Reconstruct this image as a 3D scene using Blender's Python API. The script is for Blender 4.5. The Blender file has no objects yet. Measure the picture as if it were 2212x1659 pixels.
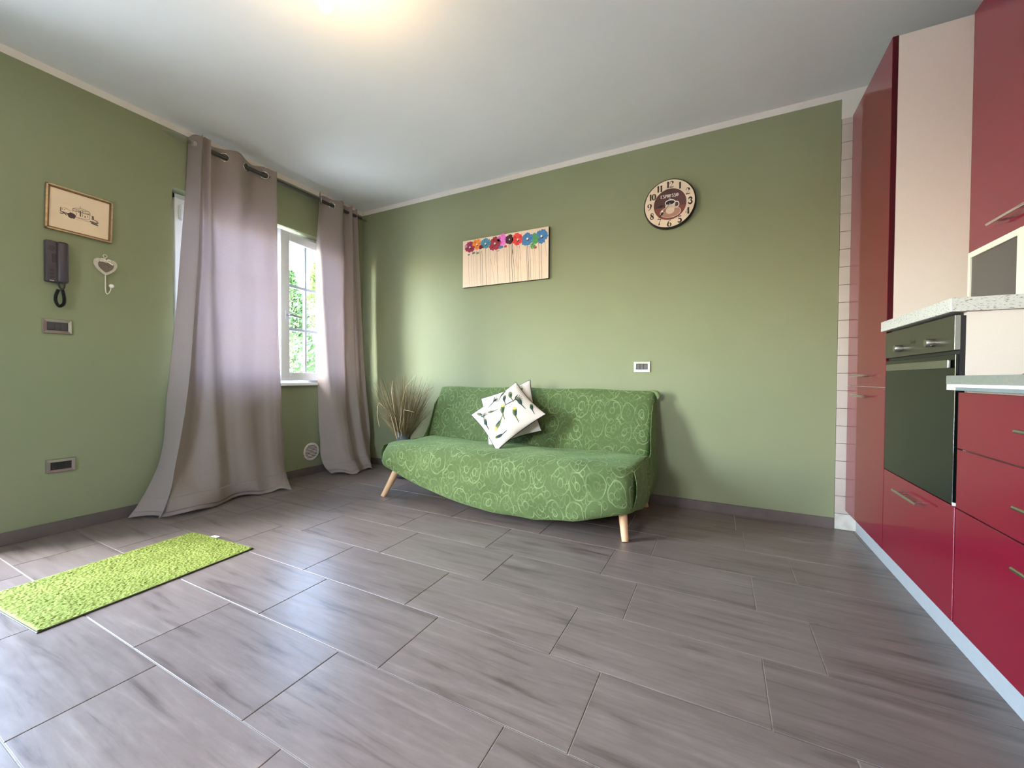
import bpy, bmesh, math, random
from mathutils import Vector, Matrix
import numpy as np
random.seed(7)
rng = np.random.default_rng(11)
S = bpy.context.scene
COL = S.collection

# ------------------------------------------------------------------ camera
cam_d = bpy.data.cameras.new('camera'); cam = bpy.data.objects.new('camera', cam_d); COL.objects.link(cam)
CAM_POS = Vector((3.2729, -3.0042, 0.8847))
yaw, pitch, roll, FPX = -0.474, -0.016, 0.0068, 874.15
fw = Vector((math.sin(yaw)*math.cos(pitch), math.cos(yaw)*math.cos(pitch), math.sin(pitch)))
rt = Vector((math.cos(yaw), -math.sin(yaw), 0)); up = rt.cross(fw)
r2 = rt*math.cos(roll) + up*math.sin(roll); u2 = up*math.cos(roll) - rt*math.sin(roll)
cam.matrix_world = Matrix(((r2.x, u2.x, -fw.x, CAM_POS.x), (r2.y, u2.y, -fw.y, CAM_POS.y), (r2.z, u2.z, -fw.z, CAM_POS.z), (0, 0, 0, 1)))
cam_d.sensor_fit = 'HORIZONTAL'; cam_d.sensor_width = 36.0; cam_d.lens = FPX*36.0/2212.0
cam_d.clip_start = 0.02; cam_d.clip_end = 200
S.camera = cam

# ------------------------------------------------------------------ sky, exposure
W = bpy.data.worlds.new('sky'); S.world = W; W.use_nodes = True
nt = W.node_tree; nt.nodes.clear()
wo = nt.nodes.new('ShaderNodeOutputWorld'); bg = nt.nodes.new('ShaderNodeBackground'); sk = nt.nodes.new('ShaderNodeTexSky')
sk.sky_type = 'NISHITA'; sk.sun_disc = False; sk.sun_elevation = math.radians(48); sk.sun_rotation = math.radians(200)
sk.dust_density = 2.2; sk.air_density = 1.0; sk.ozone_density = 1.0
SKY = 12.0
bg.inputs['Strength'].default_value = SKY
nt.links.new(sk.outputs['Color'], bg.inputs['Color']); nt.links.new(bg.outputs['Background'], wo.inputs['Surface'])
S.view_settings.view_transform = 'Standard'; S.view_settings.look = 'None'
S.view_settings.exposure = 0.15; S.view_settings.gamma = 1.0; S.view_settings.use_curve_mapping = False

# room dimensions (metres): left wall x=0, back wall y=0
H, XR, YF, TH = 2.565, 4.56, -4.70, 0.30
WIN = (-1.62, -0.30, 0.80, 2.145)          # window_1 in the left wall: y0,y1,z0,z1
DOOR = (-3.72, -2.53, 0.02, 2.15)          # glazed door in the left wall, out of frame
FILL_WIN = (1.6, 2.3, 1.1, 1.9)                # window added for fill light in the front wall, unseen behind the camera: x0,x1,z0,z1

def portal(name, loc, rot, sx, sy):
    d = bpy.data.lights.new(name, 'AREA'); d.shape = 'RECTANGLE'; d.size = sx; d.size_y = sy
    o = bpy.data.objects.new(name, d); COL.objects.link(o); o.location = loc; o.rotation_euler = rot
    d.cycles.is_portal = True
    return o
portal('window_portal', (-TH-.01, (WIN[0]+WIN[1])/2, (WIN[2]+WIN[3])/2), (0, -math.pi/2, 0), WIN[3]-WIN[2], WIN[1]-WIN[0])
portal('door_portal', (-TH-.01, (DOOR[0]+DOOR[1])/2, (DOOR[2]+DOOR[3])/2), (0, -math.pi/2, 0), DOOR[3]-DOOR[2], DOOR[1]-DOOR[0])
portal('fill_portal', ((FILL_WIN[0]+FILL_WIN[1])/2, YF-TH-.01, (FILL_WIN[2]+FILL_WIN[3])/2), (math.pi/2, 0, 0), FILL_WIN[1]-FILL_WIN[0], FILL_WIN[3]-FILL_WIN[2])

# ------------------------------------------------------------------ materials
def lin(c):
    return tuple((v/255/12.92 if v/255 <= .04045 else ((v/255+.055)/1.055)**2.4) for v in c) + (1.0,)
MATS = {}
def new_mat(name):
    m = bpy.data.materials.new(name); m.use_nodes = True
    n = m.node_tree.nodes; b = n['Principled BSDF']
    return m, n, m.node_tree.links, b
def mat(name, rgb, rough=.6, metal=0.0, spec=.5, var=.06, scale=30, bump=0.0, bscale=200, coat=0.0, trans=0.0):
    """plain procedural material: base colour with slight noise variation and optional fine bump"""
    if name in MATS: return MATS[name]
    m, n, l, b = new_mat(name)
    c = lin(rgb)
    b.inputs['Roughness'].default_value = rough; b.inputs['Metallic'].default_value = metal
    b.inputs['Specular IOR Level'].default_value = spec
    b.inputs['Coat Weight'].default_value = coat; b.inputs['Coat Roughness'].default_value = .04
    b.inputs['Transmission Weight'].default_value = trans
    tc = n.new('ShaderNodeTexCoord'); nz = n.new('ShaderNodeTexNoise'); nz.inputs['Scale'].default_value = scale; nz.inputs['Detail'].default_value = 4
    l.new(tc.outputs['Object'], nz.inputs['Vector'])
    r = n.new('ShaderNodeValToRGB')
    r.color_ramp.elements[0].color = tuple(max(0, v*(1-var)) for v in c[:3])+(1,)
    r.color_ramp.elements[1].color = tuple(min(1, v*(1+var)) for v in c[:3])+(1,)
    r.color_ramp.elements[0].position = .3; r.color_ramp.elements[1].position = .7
    l.new(nz.outputs['Fac'], r.inputs['Fac']); l.new(r.outputs['Color'], b.inputs['Base Color'])
    if bump:
        n2 = n.new('ShaderNodeTexNoise'); n2.inputs['Scale'].default_value = bscale; n2.inputs['Detail'].default_value = 3
        l.new(tc.outputs['Object'], n2.inputs['Vector'])
        bp = n.new('ShaderNodeBump'); bp.inputs['Strength'].default_value = bump; bp.inputs['Distance'].default_value = .002
        l.new(n2.outputs['Fac'], bp.inputs['Height']); l.new(bp.outputs['Normal'], b.inputs['Normal'])
    MATS[name] = m
    return m
def node(n, t, **kw):
    x = n.new(t)
    for k, v in kw.items():
        if k in x.inputs: x.inputs[k].default_value = v
        else: setattr(x, k, v)
    return x
def ramp(n, stops):
    r = n.new('ShaderNodeValToRGB'); e = r.color_ramp.elements
    while len(e) < len(stops): e.new(.5)
    for i, (p, c) in enumerate(stops): e[i].position = p; e[i].color = c
    return r
def g(v): return (v, v, v, 1)

def wall_green():
    m, n, l, b = new_mat('green_wall_paint')
    tc = n.new('ShaderNodeTexCoord')
    a = node(n, 'ShaderNodeTexNoise', Scale=1.6, Detail=3.0); l.new(tc.outputs['Object'], a.inputs['Vector'])
    r = ramp(n, [(.3, lin((134, 140, 108))), (.7, lin((139, 144, 112)))]); l.new(a.outputs['Fac'], r.inputs['Fac'])
    l.new(r.outputs['Color'], b.inputs['Base Color']); b.inputs['Roughness'].default_value = .62; b.inputs['Specular IOR Level'].default_value = .3
    f = node(n, 'ShaderNodeTexNoise', Scale=240.0, Detail=2.0); l.new(tc.outputs['Object'], f.inputs['Vector'])
    bp = node(n, 'ShaderNodeBump', Strength=.15, Distance=.001); l.new(f.outputs['Fac'], bp.inputs['Height']); l.new(bp.outputs['Normal'], b.inputs['Normal'])
    return m
GREEN = wall_green()
WHITEP = mat('white_wall_paint', (226, 220, 212), .7, spec=.2, var=.02, scale=3, bump=.1)
CEIL = mat('ceiling_paint', (232, 231, 228), .8, spec=.2, var=.02, scale=2, bump=.1)
GROUT = mat('floor_grout', (190, 184, 178), .8, var=.1, scale=60)

def floor_tile_mat():
    m, n, l, b = new_mat('stone_tile')
    tc = n.new('ShaderNodeTexCoord'); oi = n.new('ShaderNodeObjectInfo')
    mul = node(n, 'ShaderNodeVectorMath', operation='SCALE'); mul.inputs['Scale'].default_value = 37.0
    cmb = n.new('ShaderNodeCombineXYZ'); l.new(oi.outputs['Random'], cmb.inputs['X']); l.new(oi.outputs['Random'], cmb.inputs['Y']); l.new(oi.outputs['Random'], cmb.inputs['Z'])
    l.new(cmb.outputs['Vector'], mul.inputs[0])
    add = node(n, 'ShaderNodeVectorMath', operation='ADD'); l.new(tc.outputs['Object'], add.inputs[0]); l.new(mul.outputs['Vector'], add.inputs[1])
    mp = n.new('ShaderNodeMapping'); mp.inputs['Scale'].default_value = (1.3, 16, 1); l.new(add.outputs['Vector'], mp.inputs['Vector'])
    a = node(n, 'ShaderNodeTexNoise', Scale=1.6, Detail=7.0, Roughness=.62, Distortion=.6); l.new(mp.outputs['Vector'], a.inputs['Vector'])
    mp2 = n.new('ShaderNodeMapping'); mp2.inputs['Scale'].default_value = (3.5, 12, 1); l.new(add.outputs['Vector'], mp2.inputs['Vector'])
    c = node(n, 'ShaderNodeTexNoise', Scale=3.0, Detail=8.0, Roughness=.7); l.new(mp2.outputs['Vector'], c.inputs['Vector'])
    r1 = ramp(n, [(.30, lin((86, 75, 70))), (.44, lin((115, 103, 98))), (.56, lin((121, 109, 104))), (.74, lin((135, 124, 119)))])
    l.new(a.outputs['Fac'], r1.inputs['Fac'])
    r2_ = ramp(n, [(.3, g(.86)), (.7, g(1.1))]); l.new(c.outputs['Fac'], r2_.inputs['Fac'])
    mx = node(n, 'ShaderNodeMix', data_type='RGBA', blend_type='MULTIPLY'); mx.inputs[0].default_value = 1
    l.new(r1.outputs['Color'], mx.inputs[6]); l.new(r2_.outputs['Color'], mx.inputs[7])
    tint = ramp(n, [(0, g(.93)), (1, g(1.05))]); l.new(oi.outputs['Random'], tint.inputs['Fac'])
    mx2 = node(n, 'ShaderNodeMix', data_type='RGBA', blend_type='MULTIPLY'); mx2.inputs[0].default_value = 1
    l.new(mx.outputs[2], mx2.inputs[6]); l.new(tint.outputs['Color'], mx2.inputs[7])
    l.new(mx2.outputs[2], b.inputs['Base Color'])
    rr = ramp(n, [(.3, g(.30)), (.7, g(.40))]); l.new(c.outputs['Fac'], rr.inputs['Fac']); l.new(rr.outputs['Color'], b.inputs['Roughness'])
    b.inputs['Specular IOR Level'].default_value = .5
    f = node(n, 'ShaderNodeTexNoise', Scale=140.0, Detail=3.0); l.new(tc.outputs['Object'], f.inputs['Vector'])
    sm = node(n, 'ShaderNodeMath', operation='ADD'); l.new(a.outputs['Fac'], sm.inputs[0]); l.new(f.outputs['Fac'], sm.inputs[1])
    bp = node(n, 'ShaderNodeBump', Strength=.05, Distance=.001); l.new(sm.outputs['Value'], bp.inputs['Height']); l.new(bp.outputs['Normal'], b.inputs['Normal'])
    return m
TILE = floor_tile_mat()

def cover_mat():
    m, n, l, b = new_mat('green_slipcover')
    uv = n.new('ShaderNodeUVMap')
    nz = node(n, 'ShaderNodeTexNoise', Scale=6.0, Detail=2.5); l.new(uv.outputs['UV'], nz.inputs['Vector'])
    sub = node(n, 'ShaderNodeVectorMath', operation='SUBTRACT'); l.new(nz.outputs['Color'], sub.inputs[0]); sub.inputs[1].default_value = (.5, .5, .5)
    sc = node(n, 'ShaderNodeVectorMath', operation='SCALE'); sc.inputs['Scale'].default_value = .075; l.new(sub.outputs['Vector'], sc.inputs[0])
    ad = node(n, 'ShaderNodeVectorMath', operation='ADD'); l.new(uv.outputs['UV'], ad.inputs[0]); l.new(sc.outputs['Vector'], ad.inputs[1])
    def loops(sx, sy, rnd, freq, lo, hi, amp):
        mp = n.new('ShaderNodeMapping'); mp.inputs['Scale'].default_value = (sx, sy, 1); l.new(ad.outputs['Vector'], mp.inputs['Vector'])
        vo = node(n, 'ShaderNodeTexVoronoi', voronoi_dimensions='2D', feature='F1', Scale=1.0, Randomness=rnd); l.new(mp.outputs['Vector'], vo.inputs['Vector'])
        q = node(n, 'ShaderNodeMath', operation='MULTIPLY'); q.inputs[1].default_value = freq; l.new(vo.outputs['Distance'], q.inputs[0])
        pp = node(n, 'ShaderNodeMath', operation='PINGPONG'); pp.inputs[1].default_value = .5; l.new(q.outputs['Value'], pp.inputs[0])
        dbl = node(n, 'ShaderNodeMath', operation='MULTIPLY'); dbl.inputs[1].default_value = 2; l.new(pp.outputs['Value'], dbl.inputs[0])
        ln = ramp(n, [(.0, g(0)), (lo, g(0)), (hi, g(amp))]); l.new(dbl.outputs['Value'], ln.inputs['Fac'])
        return ln.outputs['Color']
    # nested closed loops around every cell centre: large ones and small curls
    big = loops(9.4, 6.2, .45, 3.3, .78, .94, 1.0); small = loops(25, 17, .9, 1.5, .80, .96, .75)
    mxm = node(n, 'ShaderNodeMath', operation='MAXIMUM'); l.new(big, mxm.inputs[0]); l.new(small, mxm.inputs[1])
    mk = node(n, 'ShaderNodeTexNoise', Scale=11.0, Detail=2.0); l.new(uv.outputs['UV'], mk.inputs['Vector'])
    mr = ramp(n, [(.36, g(.15)), (.6, g(1))]); l.new(mk.outputs['Fac'], mr.inputs['Fac'])
    mm = node(n, 'ShaderNodeMath', operation='MULTIPLY'); l.new(mxm.outputs['Value'], mm.inputs[0]); l.new(mr.outputs['Color'], mm.inputs[1])
    base = node(n, 'ShaderNodeMix', data_type='RGBA'); l.new(mm.outputs['Value'], base.inputs[0])
    base.inputs[6].default_value = lin((83, 100, 59)); base.inputs[7].default_value = lin((126, 145, 99))
    l.new(base.outputs[2], b.inputs['Base Color']); b.inputs['Roughness'].default_value = .85; b.inputs['Specular IOR Level'].default_value = .2
    b.inputs['Sheen Weight'].default_value = .35; b.inputs['Sheen Roughness'].default_value = .5; b.inputs['Sheen Tint'].default_value = lin((170, 200, 140))
    fz = node(n, 'ShaderNodeTexNoise', Scale=260.0, Detail=2.0); l.new(uv.outputs['UV'], fz.inputs['Vector'])
    hh = node(n, 'ShaderNodeMath', operation='MULTIPLY_ADD'); l.new(fz.outputs['Fac'], hh.inputs[0]); hh.inputs[1].default_value = .25; l.new(mm.outputs['Value'], hh.inputs[2])
    bp = node(n, 'ShaderNodeBump', Strength=.55, Distance=.004); l.new(hh.outputs['Value'], bp.inputs['Height']); l.new(bp.outputs['Normal'], b.inputs['Normal'])
    return m
COVER = cover_mat()

def curtain_mat():
    m, n, l, b = new_mat('taupe_curtain_cloth')
    tc = n.new('ShaderNodeTexCoord')
    mp = n.new('ShaderNodeMapping'); mp.inputs['Scale'].default_value = (1, 1, 6); l.new(tc.outputs['Object'], mp.inputs['Vector'])
    w1 = node(n, 'ShaderNodeTexNoise', Scale=160.0, Detail=3.0); l.new(mp.outputs['Vector'], w1.inputs['Vector'])
    r = ramp(n, [(.3, lin((168, 154, 146))), (.7, lin((196, 182, 172)))]); l.new(w1.outputs['Fac'], r.inputs['Fac'])
    l.new(r.outputs['Color'], b.inputs['Base Color']); b.inputs['Roughness'].default_value = .75; b.inputs['Specular IOR Level'].default_value = .25
    b.inputs['Sheen Weight'].default_value = .15
    tr = n.new('ShaderNodeBsdfTranslucent'); tr.inputs['Color'].default_value = lin((178, 167, 170))
    mx = n.new('ShaderNodeMixShader'); mx.inputs['Fac'].default_value = .42
    l.new(b.outputs['BSDF'], mx.inputs[1]); l.new(tr.outputs['BSDF'], mx.inputs[2])
    bp = node(n, 'ShaderNodeBump', Strength=.12, Distance=.001); l.new(w1.outputs['Fac'], bp.inputs['Height']); l.new(bp.outputs['Normal'], b.inputs['Normal'])
    l.new(mx.outputs['Shader'], n['Material Output'].inputs['Surface'])
    return m
CURT = curtain_mat()

def glass_mat():
    m, n, l, b = new_mat('window_glass'); n.remove(b)
    t = n.new('ShaderNodeBsdfTransparent'); t.inputs['Color'].default_value = (.95, .97, .96, 1)
    gl = n.new('ShaderNodeBsdfGlossy'); gl.inputs['Roughness'].default_value = .02
    lw = node(n, 'ShaderNodeLayerWeight', Blend=.12); mx = n.new('ShaderNodeMixShader')
    l.new(lw.outputs['Fresnel'], mx.inputs['Fac']); l.new(t.outputs['BSDF'], mx.inputs[1]); l.new(gl.outputs['BSDF'], mx.inputs[2])
    l.new(mx.outputs['Shader'], n['Material Output'].inputs['Surface'])
    return m
GLASS = glass_mat()

def speckle_mat():
    m, n, l, b = new_mat('speckled_laminate')
    tc = n.new('ShaderNodeTexCoord')
    mp = n.new('ShaderNodeMapping'); mp.inputs['Scale'].default_value = (1, 1, 2.6); mp.inputs['Rotation'].default_value = (.5, .5, .3); l.new(tc.outputs['Object'], mp.inputs['Vector'])
    a = node(n, 'ShaderNodeTexNoise', Scale=120.0, Detail=2.0, Roughness=.6); l.new(mp.outputs['Vector'], a.inputs['Vector'])
    r = ramp(n, [(.32, lin((120, 114, 106))), (.42, lin((205, 201, 194))), (.7, lin((214, 210, 203)))]); l.new(a.outputs['Fac'], r.inputs['Fac'])
    l.new(r.outputs['Color'], b.inputs['Base Color']); b.inputs['Roughness'].default_value = .4
    return m
SPECK = speckle_mat()
RED = mat('glossy_red_lacquer', (116, 10, 38), .35, spec=.12, coat=.8, var=.02, scale=4)
REDEDGE = mat('red_door_edge', (66, 4, 16), .45, spec=.2, var=.02)
CREAM = mat('cream_laminate', (228, 214, 204), .5, var=.015, scale=200, bump=.08, bscale=500)
DARK = mat('dark_recess', (14, 13, 14), .6)
STEEL = mat('brushed_steel', (170, 168, 162), .33, metal=1.0, var=.05, scale=80)
CHROME = mat('polished_chrome', (205, 203, 198), .14, metal=1.0, var=.02)
PLINTH = mat('grey_aluminium_plinth', (158, 163, 168), .5, metal=.0, var=.03, scale=50)
WOOD = mat('pale_beech_wood', (214, 172, 132), .5, var=.08, scale=18)
PVC = mat('white_window_pvc', (232, 234, 238), .35, var=.01)
BLACKP = mat('black_plastic', (30, 29, 32), .45)

# ------------------------------------------------------------------ mesh helpers
def obj(name, verts, faces, m, parent=None, smooth=False, uv=None, mats=None, mi=None):
    me = bpy.data.meshes.new(name); me.from_pydata([tuple(map(float, v)) for v in verts], [], [tuple(f) for f in faces])
    for k in (mats or [m]): me.materials.append(k)
    if mi is not None: me.polygons.foreach_set('material_index', mi)
    if smooth: me.polygons.foreach_set('use_smooth', [True]*len(me.polygons))
    if uv is not None:
        lay = me.uv_layers.new(name='UVMap')
        for lp in me.loops: lay.data[lp.index].uv = uv[lp.vertex_index]
    me.validate(); me.update()
    o = bpy.data.objects.new(name, me); COL.objects.link(o)
    if parent: o.parent = parent
    return o
def bobj(name, bm, m, parent=None, smooth=False, angle=None):
    me = bpy.data.meshes.new(name); bmesh.ops.recalc_face_normals(bm, faces=bm.faces[:]); bm.to_mesh(me); bm.free()
    me.materials.append(m)
    if smooth: me.polygons.foreach_set('use_smooth', [True]*len(me.polygons))
    if angle is not None: me.set_sharp_from_angle(angle=angle)
    o = bpy.data.objects.new(name, me); COL.objects.link(o)
    if parent: o.parent = parent
    return o
def box_bm(bm, a, b, bev=0.0, seg=1):
    r = bmesh.ops.create_cube(bm, size=1)
    vs = r['verts']; c = [(a[i]+b[i])/2 for i in range(3)]; s = [abs(b[i]-a[i]) for i in range(3)]
    for v in vs: v.co = Vector((c[i]+v.co[i]*s[i] for i in range(3)))
    if bev:
        es = list({e for v in vs for e in v.link_edges})
        bmesh.ops.bevel(bm, geom=es, offset=bev, segments=seg, affect='EDGES', profile=.5)
def box(name, a, b, m, parent=None, bev=0.0, seg=1):
    bm = bmesh.new(); box_bm(bm, a, b, bev, seg)
    return bobj(name, bm, m, parent)
def boxes(name, lst, m, parent=None, bev=0.0):
    bm = bmesh.new()
    for a, b in lst: box_bm(bm, a, b, bev)
    return bobj(name, bm, m, parent)
def tube(name, pts, rad, m, parent=None, seg=12, caps=True, bm=None):
    own = bm is None
    if own: bm = bmesh.new()
    pts = [Vector(p) for p in pts]; rads = rad if isinstance(rad, (list, tuple)) else [rad]*len(pts)
    rings = []; ref = None
    for i, p in enumerate(pts):
        t = (pts[min(i+1, len(pts)-1)]-pts[max(i-1, 0)]).normalized()
        if ref is None:
            ref = Vector((0, 0, 1)) if abs(t.z) < .9 else Vector((1, 0, 0))
        a = (ref - t*ref.dot(t)).normalized(); ref = a; c = t.cross(a)
        rings.append([bm.verts.new(p+(a*math.cos(k*2*math.pi/seg)+c*math.sin(k*2*math.pi/seg))*rads[i]) for k in range(seg)])
    for r0, r1 in zip(rings, rings[1:]):
        for k in range(seg): bm.faces.new((r0[k], r0[(k+1) % seg], r1[(k+1) % seg], r1[k]))
    if caps: bm.faces.new(rings[0][::-1]); bm.faces.new(rings[-1])
    if own: return bobj(name, bm, m, parent, True, math.radians(50))
def lathe(name, prof, m, parent=None, seg=32, axis='z', loc=(0, 0, 0), smooth=True):
    vs, fs = [], []
    for (r, h) in prof:
        for k in range(seg):
            a = 2*math.pi*k/seg; p = (r*math.cos(a), r*math.sin(a), h)
            if axis == 'x': p = (p[2], p[0], p[1])
            if axis == 'y': p = (p[0], -p[2], p[1])   # height runs towards -y, out of the back wall
            vs.append((p[0]+loc[0], p[1]+loc[1], p[2]+loc[2]))
    n = len(prof)
    for i in range(n-1):
        for k in range(seg): fs.append((i*seg+k, i*seg+(k+1) % seg, (i+1)*seg+(k+1) % seg, (i+1)*seg+k))
    fs.append(tuple(range(seg))[::-1]); fs.append(tuple((n-1)*seg+k for k in range(seg)))
    bm = bmesh.new(); bv = [bm.verts.new(v) for v in vs]
    for f in fs:
        try: bm.faces.new([bv[i] for i in f])
        except ValueError: pass
    bmesh.ops.remove_doubles(bm, verts=bm.verts[:], dist=1e-6)
    return bobj(name, bm, m, parent, smooth, math.radians(35))
def thing(name, label, cat, loc=(0, 0, 0), group=None, rot=(0, 0, 0)):
    o = bpy.data.objects.new(name, None); COL.objects.link(o); o.empty_display_size = .05
    o.location = loc; o.rotation_euler = rot
    o['label'] = label; o['category'] = cat
    if group: o['group'] = group
    return o
def tag(o, label, cat, group=None):
    o['label'] = label; o['category'] = cat
    if group: o['group'] = group
    return o
def struct(o): o['kind'] = 'structure'; return o
def catmull(P, n):
    """resample control points (k,d) smoothly to n points"""
    P = np.asarray(P, float); k = len(P); t = np.linspace(0, k-1, n); i = np.clip(t.astype(int), 0, k-2); f = (t-i)[:, None]
    Q = np.vstack([2*P[0]-P[1], P, 2*P[-1]-P[-2]])
    p0, p1, p2, p3 = Q[i], Q[i+1], Q[i+2], Q[i+3]
    return .5*((2*p1)+(-p0+p2)*f+(2*p0-5*p1+4*p2-p3)*f**2+(-p0+3*p1-3*p2+p3)*f**3)
def interp_sm(P, zq):
    """interpolate control rows smoothly: P list of (key, array)"""
    ks = np.array([p[0] for p in P]); A = np.array([p[1] for p in P], float)
    out = []
    for z in zq:
        i = int(np.clip(np.searchsorted(ks, z)-1, 0, len(ks)-2)); f = (z-ks[i])/(ks[i+1]-ks[i])
        def slope(j):
            if j == 0: return (A[1]-A[0])/(ks[1]-ks[0])
            if j == len(ks)-1: return (A[-1]-A[-2])/(ks[-1]-ks[-2])
            return .5*((A[j+1]-A[j])/(ks[j+1]-ks[j])+(A[j]-A[j-1])/(ks[j]-ks[j-1]))
        h = ks[i+1]-ks[i]
        out.append((2*f**3-3*f**2+1)*A[i]+(f**3-2*f**2+f)*h*slope(i)+(-2*f**3+3*f**2)*A[i+1]+(f**3-f**2)*h*slope(i+1))
    return np.array(out)
def grid_faces(nu, nv, close=False):
    f = []
    for i in range(nu-1):
        for j in range(nv-1 if not close else nv):
            f.append((i*nv+j, i*nv+(j+1) % nv, (i+1)*nv+(j+1) % nv, (i+1)*nv+j))
    return f

# ------------------------------------------------------------------ room shell
fl = struct(box('floor', (-.02, YF, -.06), (XR, 0.0, -.003), GROUT))
# floor tiles: 60 x 30 cm, rows along the back wall, joints placed as laid
TL, TS, Y0, GAP = .6038, .30, -.9077, .0032
OFF = {-3: .35, -2: 2.1955+.0, -1: 2.9794, 0: 2.2017, 1: 1.158, 2: 1.5926, 3: 1.7588, 4: 1.5911, 5: 1.7553, 6: 1.35, 7: 1.62, 8: 1.2, 9: 1.0, 10: 1.5, 11: 1.3, 12: 1.1}
tile_meshes = {}
def tile_obj(x0, x1, y0, y1):
    w, d = round(x1-x0-GAP, 4), round(y1-y0-GAP, 4)
    if w < .01 or d < .01: return
    key = (w, d)
    if key not in tile_meshes:
        bm = bmesh.new(); box_bm(bm, (-w/2, -d/2, -.008), (w/2, d/2, 0), .0009)
        bmesh.ops.recalc_face_normals(bm, faces=bm.faces[:]); me = bpy.data.meshes.new('tile'); bm.to_mesh(me); bm.free(); me.materials.append(TILE)
        tile_meshes[key] = me
    o = bpy.data.objects.new('tile', tile_meshes[key]); COL.objects.link(o); o.location = ((x0+x1)/2, (y0+y1)/2, 0); o.parent = fl
for r in range(-3, 12):
    ya, yb = min(0, Y0-TS*r), Y0-TS*(r+1)
    if yb >= -.005 or ya <= YF: continue
    yb = max(yb, YF)
    off = (OFF[r]-5*TL) % TL - TL
    x = off
    while x < 4.1:
        tile_obj(max(x, 0.0), min(x+TL, 4.1), yb, ya); x += TL
ce = struct(box('ceiling', (-TH, YF-TH, H), (XR+TH, TH, H+.12), CEIL))
wb = struct(box('wall_back', (-TH, 0, -.06), (XR+TH, TH, H), GREEN))
struct(boxes('wall_left', [((-TH, YF-TH, -.06), (0, DOOR[0], H)), ((-TH, DOOR[0], DOOR[3]), (0, DOOR[1], H)), ((-TH, DOOR[1], -.06), (0, WIN[0], H)), ((-TH, DOOR[0], -.06), (0, DOOR[1], .0)),
    ((-TH, WIN[0], -.06), (0, WIN[1], WIN[2])), ((-TH, WIN[0], WIN[3]), (0, WIN[1], H)), ((-TH, WIN[1], -.06), (0, 0, H))], GREEN))
struct(box('wall_right', (XR, YF-TH, -.06), (XR+TH, 0, H), WHITEP))
struct(boxes('wall_front', [((0, YF-TH, -.06), (FILL_WIN[0], YF, H)), ((FILL_WIN[1], YF-TH, -.06), (XR, YF, H)), ((FILL_WIN[0], YF-TH, -.06), (FILL_WIN[1], YF, FILL_WIN[2])), ((FILL_WIN[0], YF-TH, FILL_WIN[3]), (FILL_WIN[1], YF, H))], WHITEP))
# painted border along the ceiling, and the unpainted patch over the wall tiles
BAND = .042
struct(box('trim_1', (0, YF, H-BAND), (.0018, 0, H), WHITEP))
struct(box('trim_2', (0, -.0018, H-BAND), (XR, 0, H), WHITEP))
struct(box('trim_3', (3.888, -.002, 2.406), (XR, 0, H-BAND), WHITEP))
# baseboards of the floor stone
BASE = mat('baseboard_stone', (98, 88, 85), .45, var=.16, scale=9)
struct(box('baseboard_left', (0, DOOR[1]+.03, 0), (.0095, 0, .068), BASE, bev=.001))
bbk = struct(box('baseboard_back', (0.0096, -.0095, 0), (3.888, 0, .064), BASE, bev=.001))
# tiles of the kitchen wall (one visible column beside the tall cabinet)
WT = mat('white_wall_tile', (196, 186, 178), .3, var=.04, scale=12)
WT2 = mat('speckled_skirting_tile', (206, 202, 194), .35, var=.14, scale=26)
box('tile_backing', (3.888, -.003, 0), (4.0, 0, 2.406), mat('tile_grout', (84, 68, 62), .8), wb)
zs = [.0015] + [.0955+.10345*k for k in range(23)] + [2.4065]
for k, (z0, z1) in enumerate(zip(zs, zs[1:])):
    for c in range(1):
        o = box('wall_tile', (3.8895, -.0085, z0+.0013), (3.9975, 0, z1-.0013), WT2 if k == 0 else WT, wb, bev=.0008)

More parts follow.
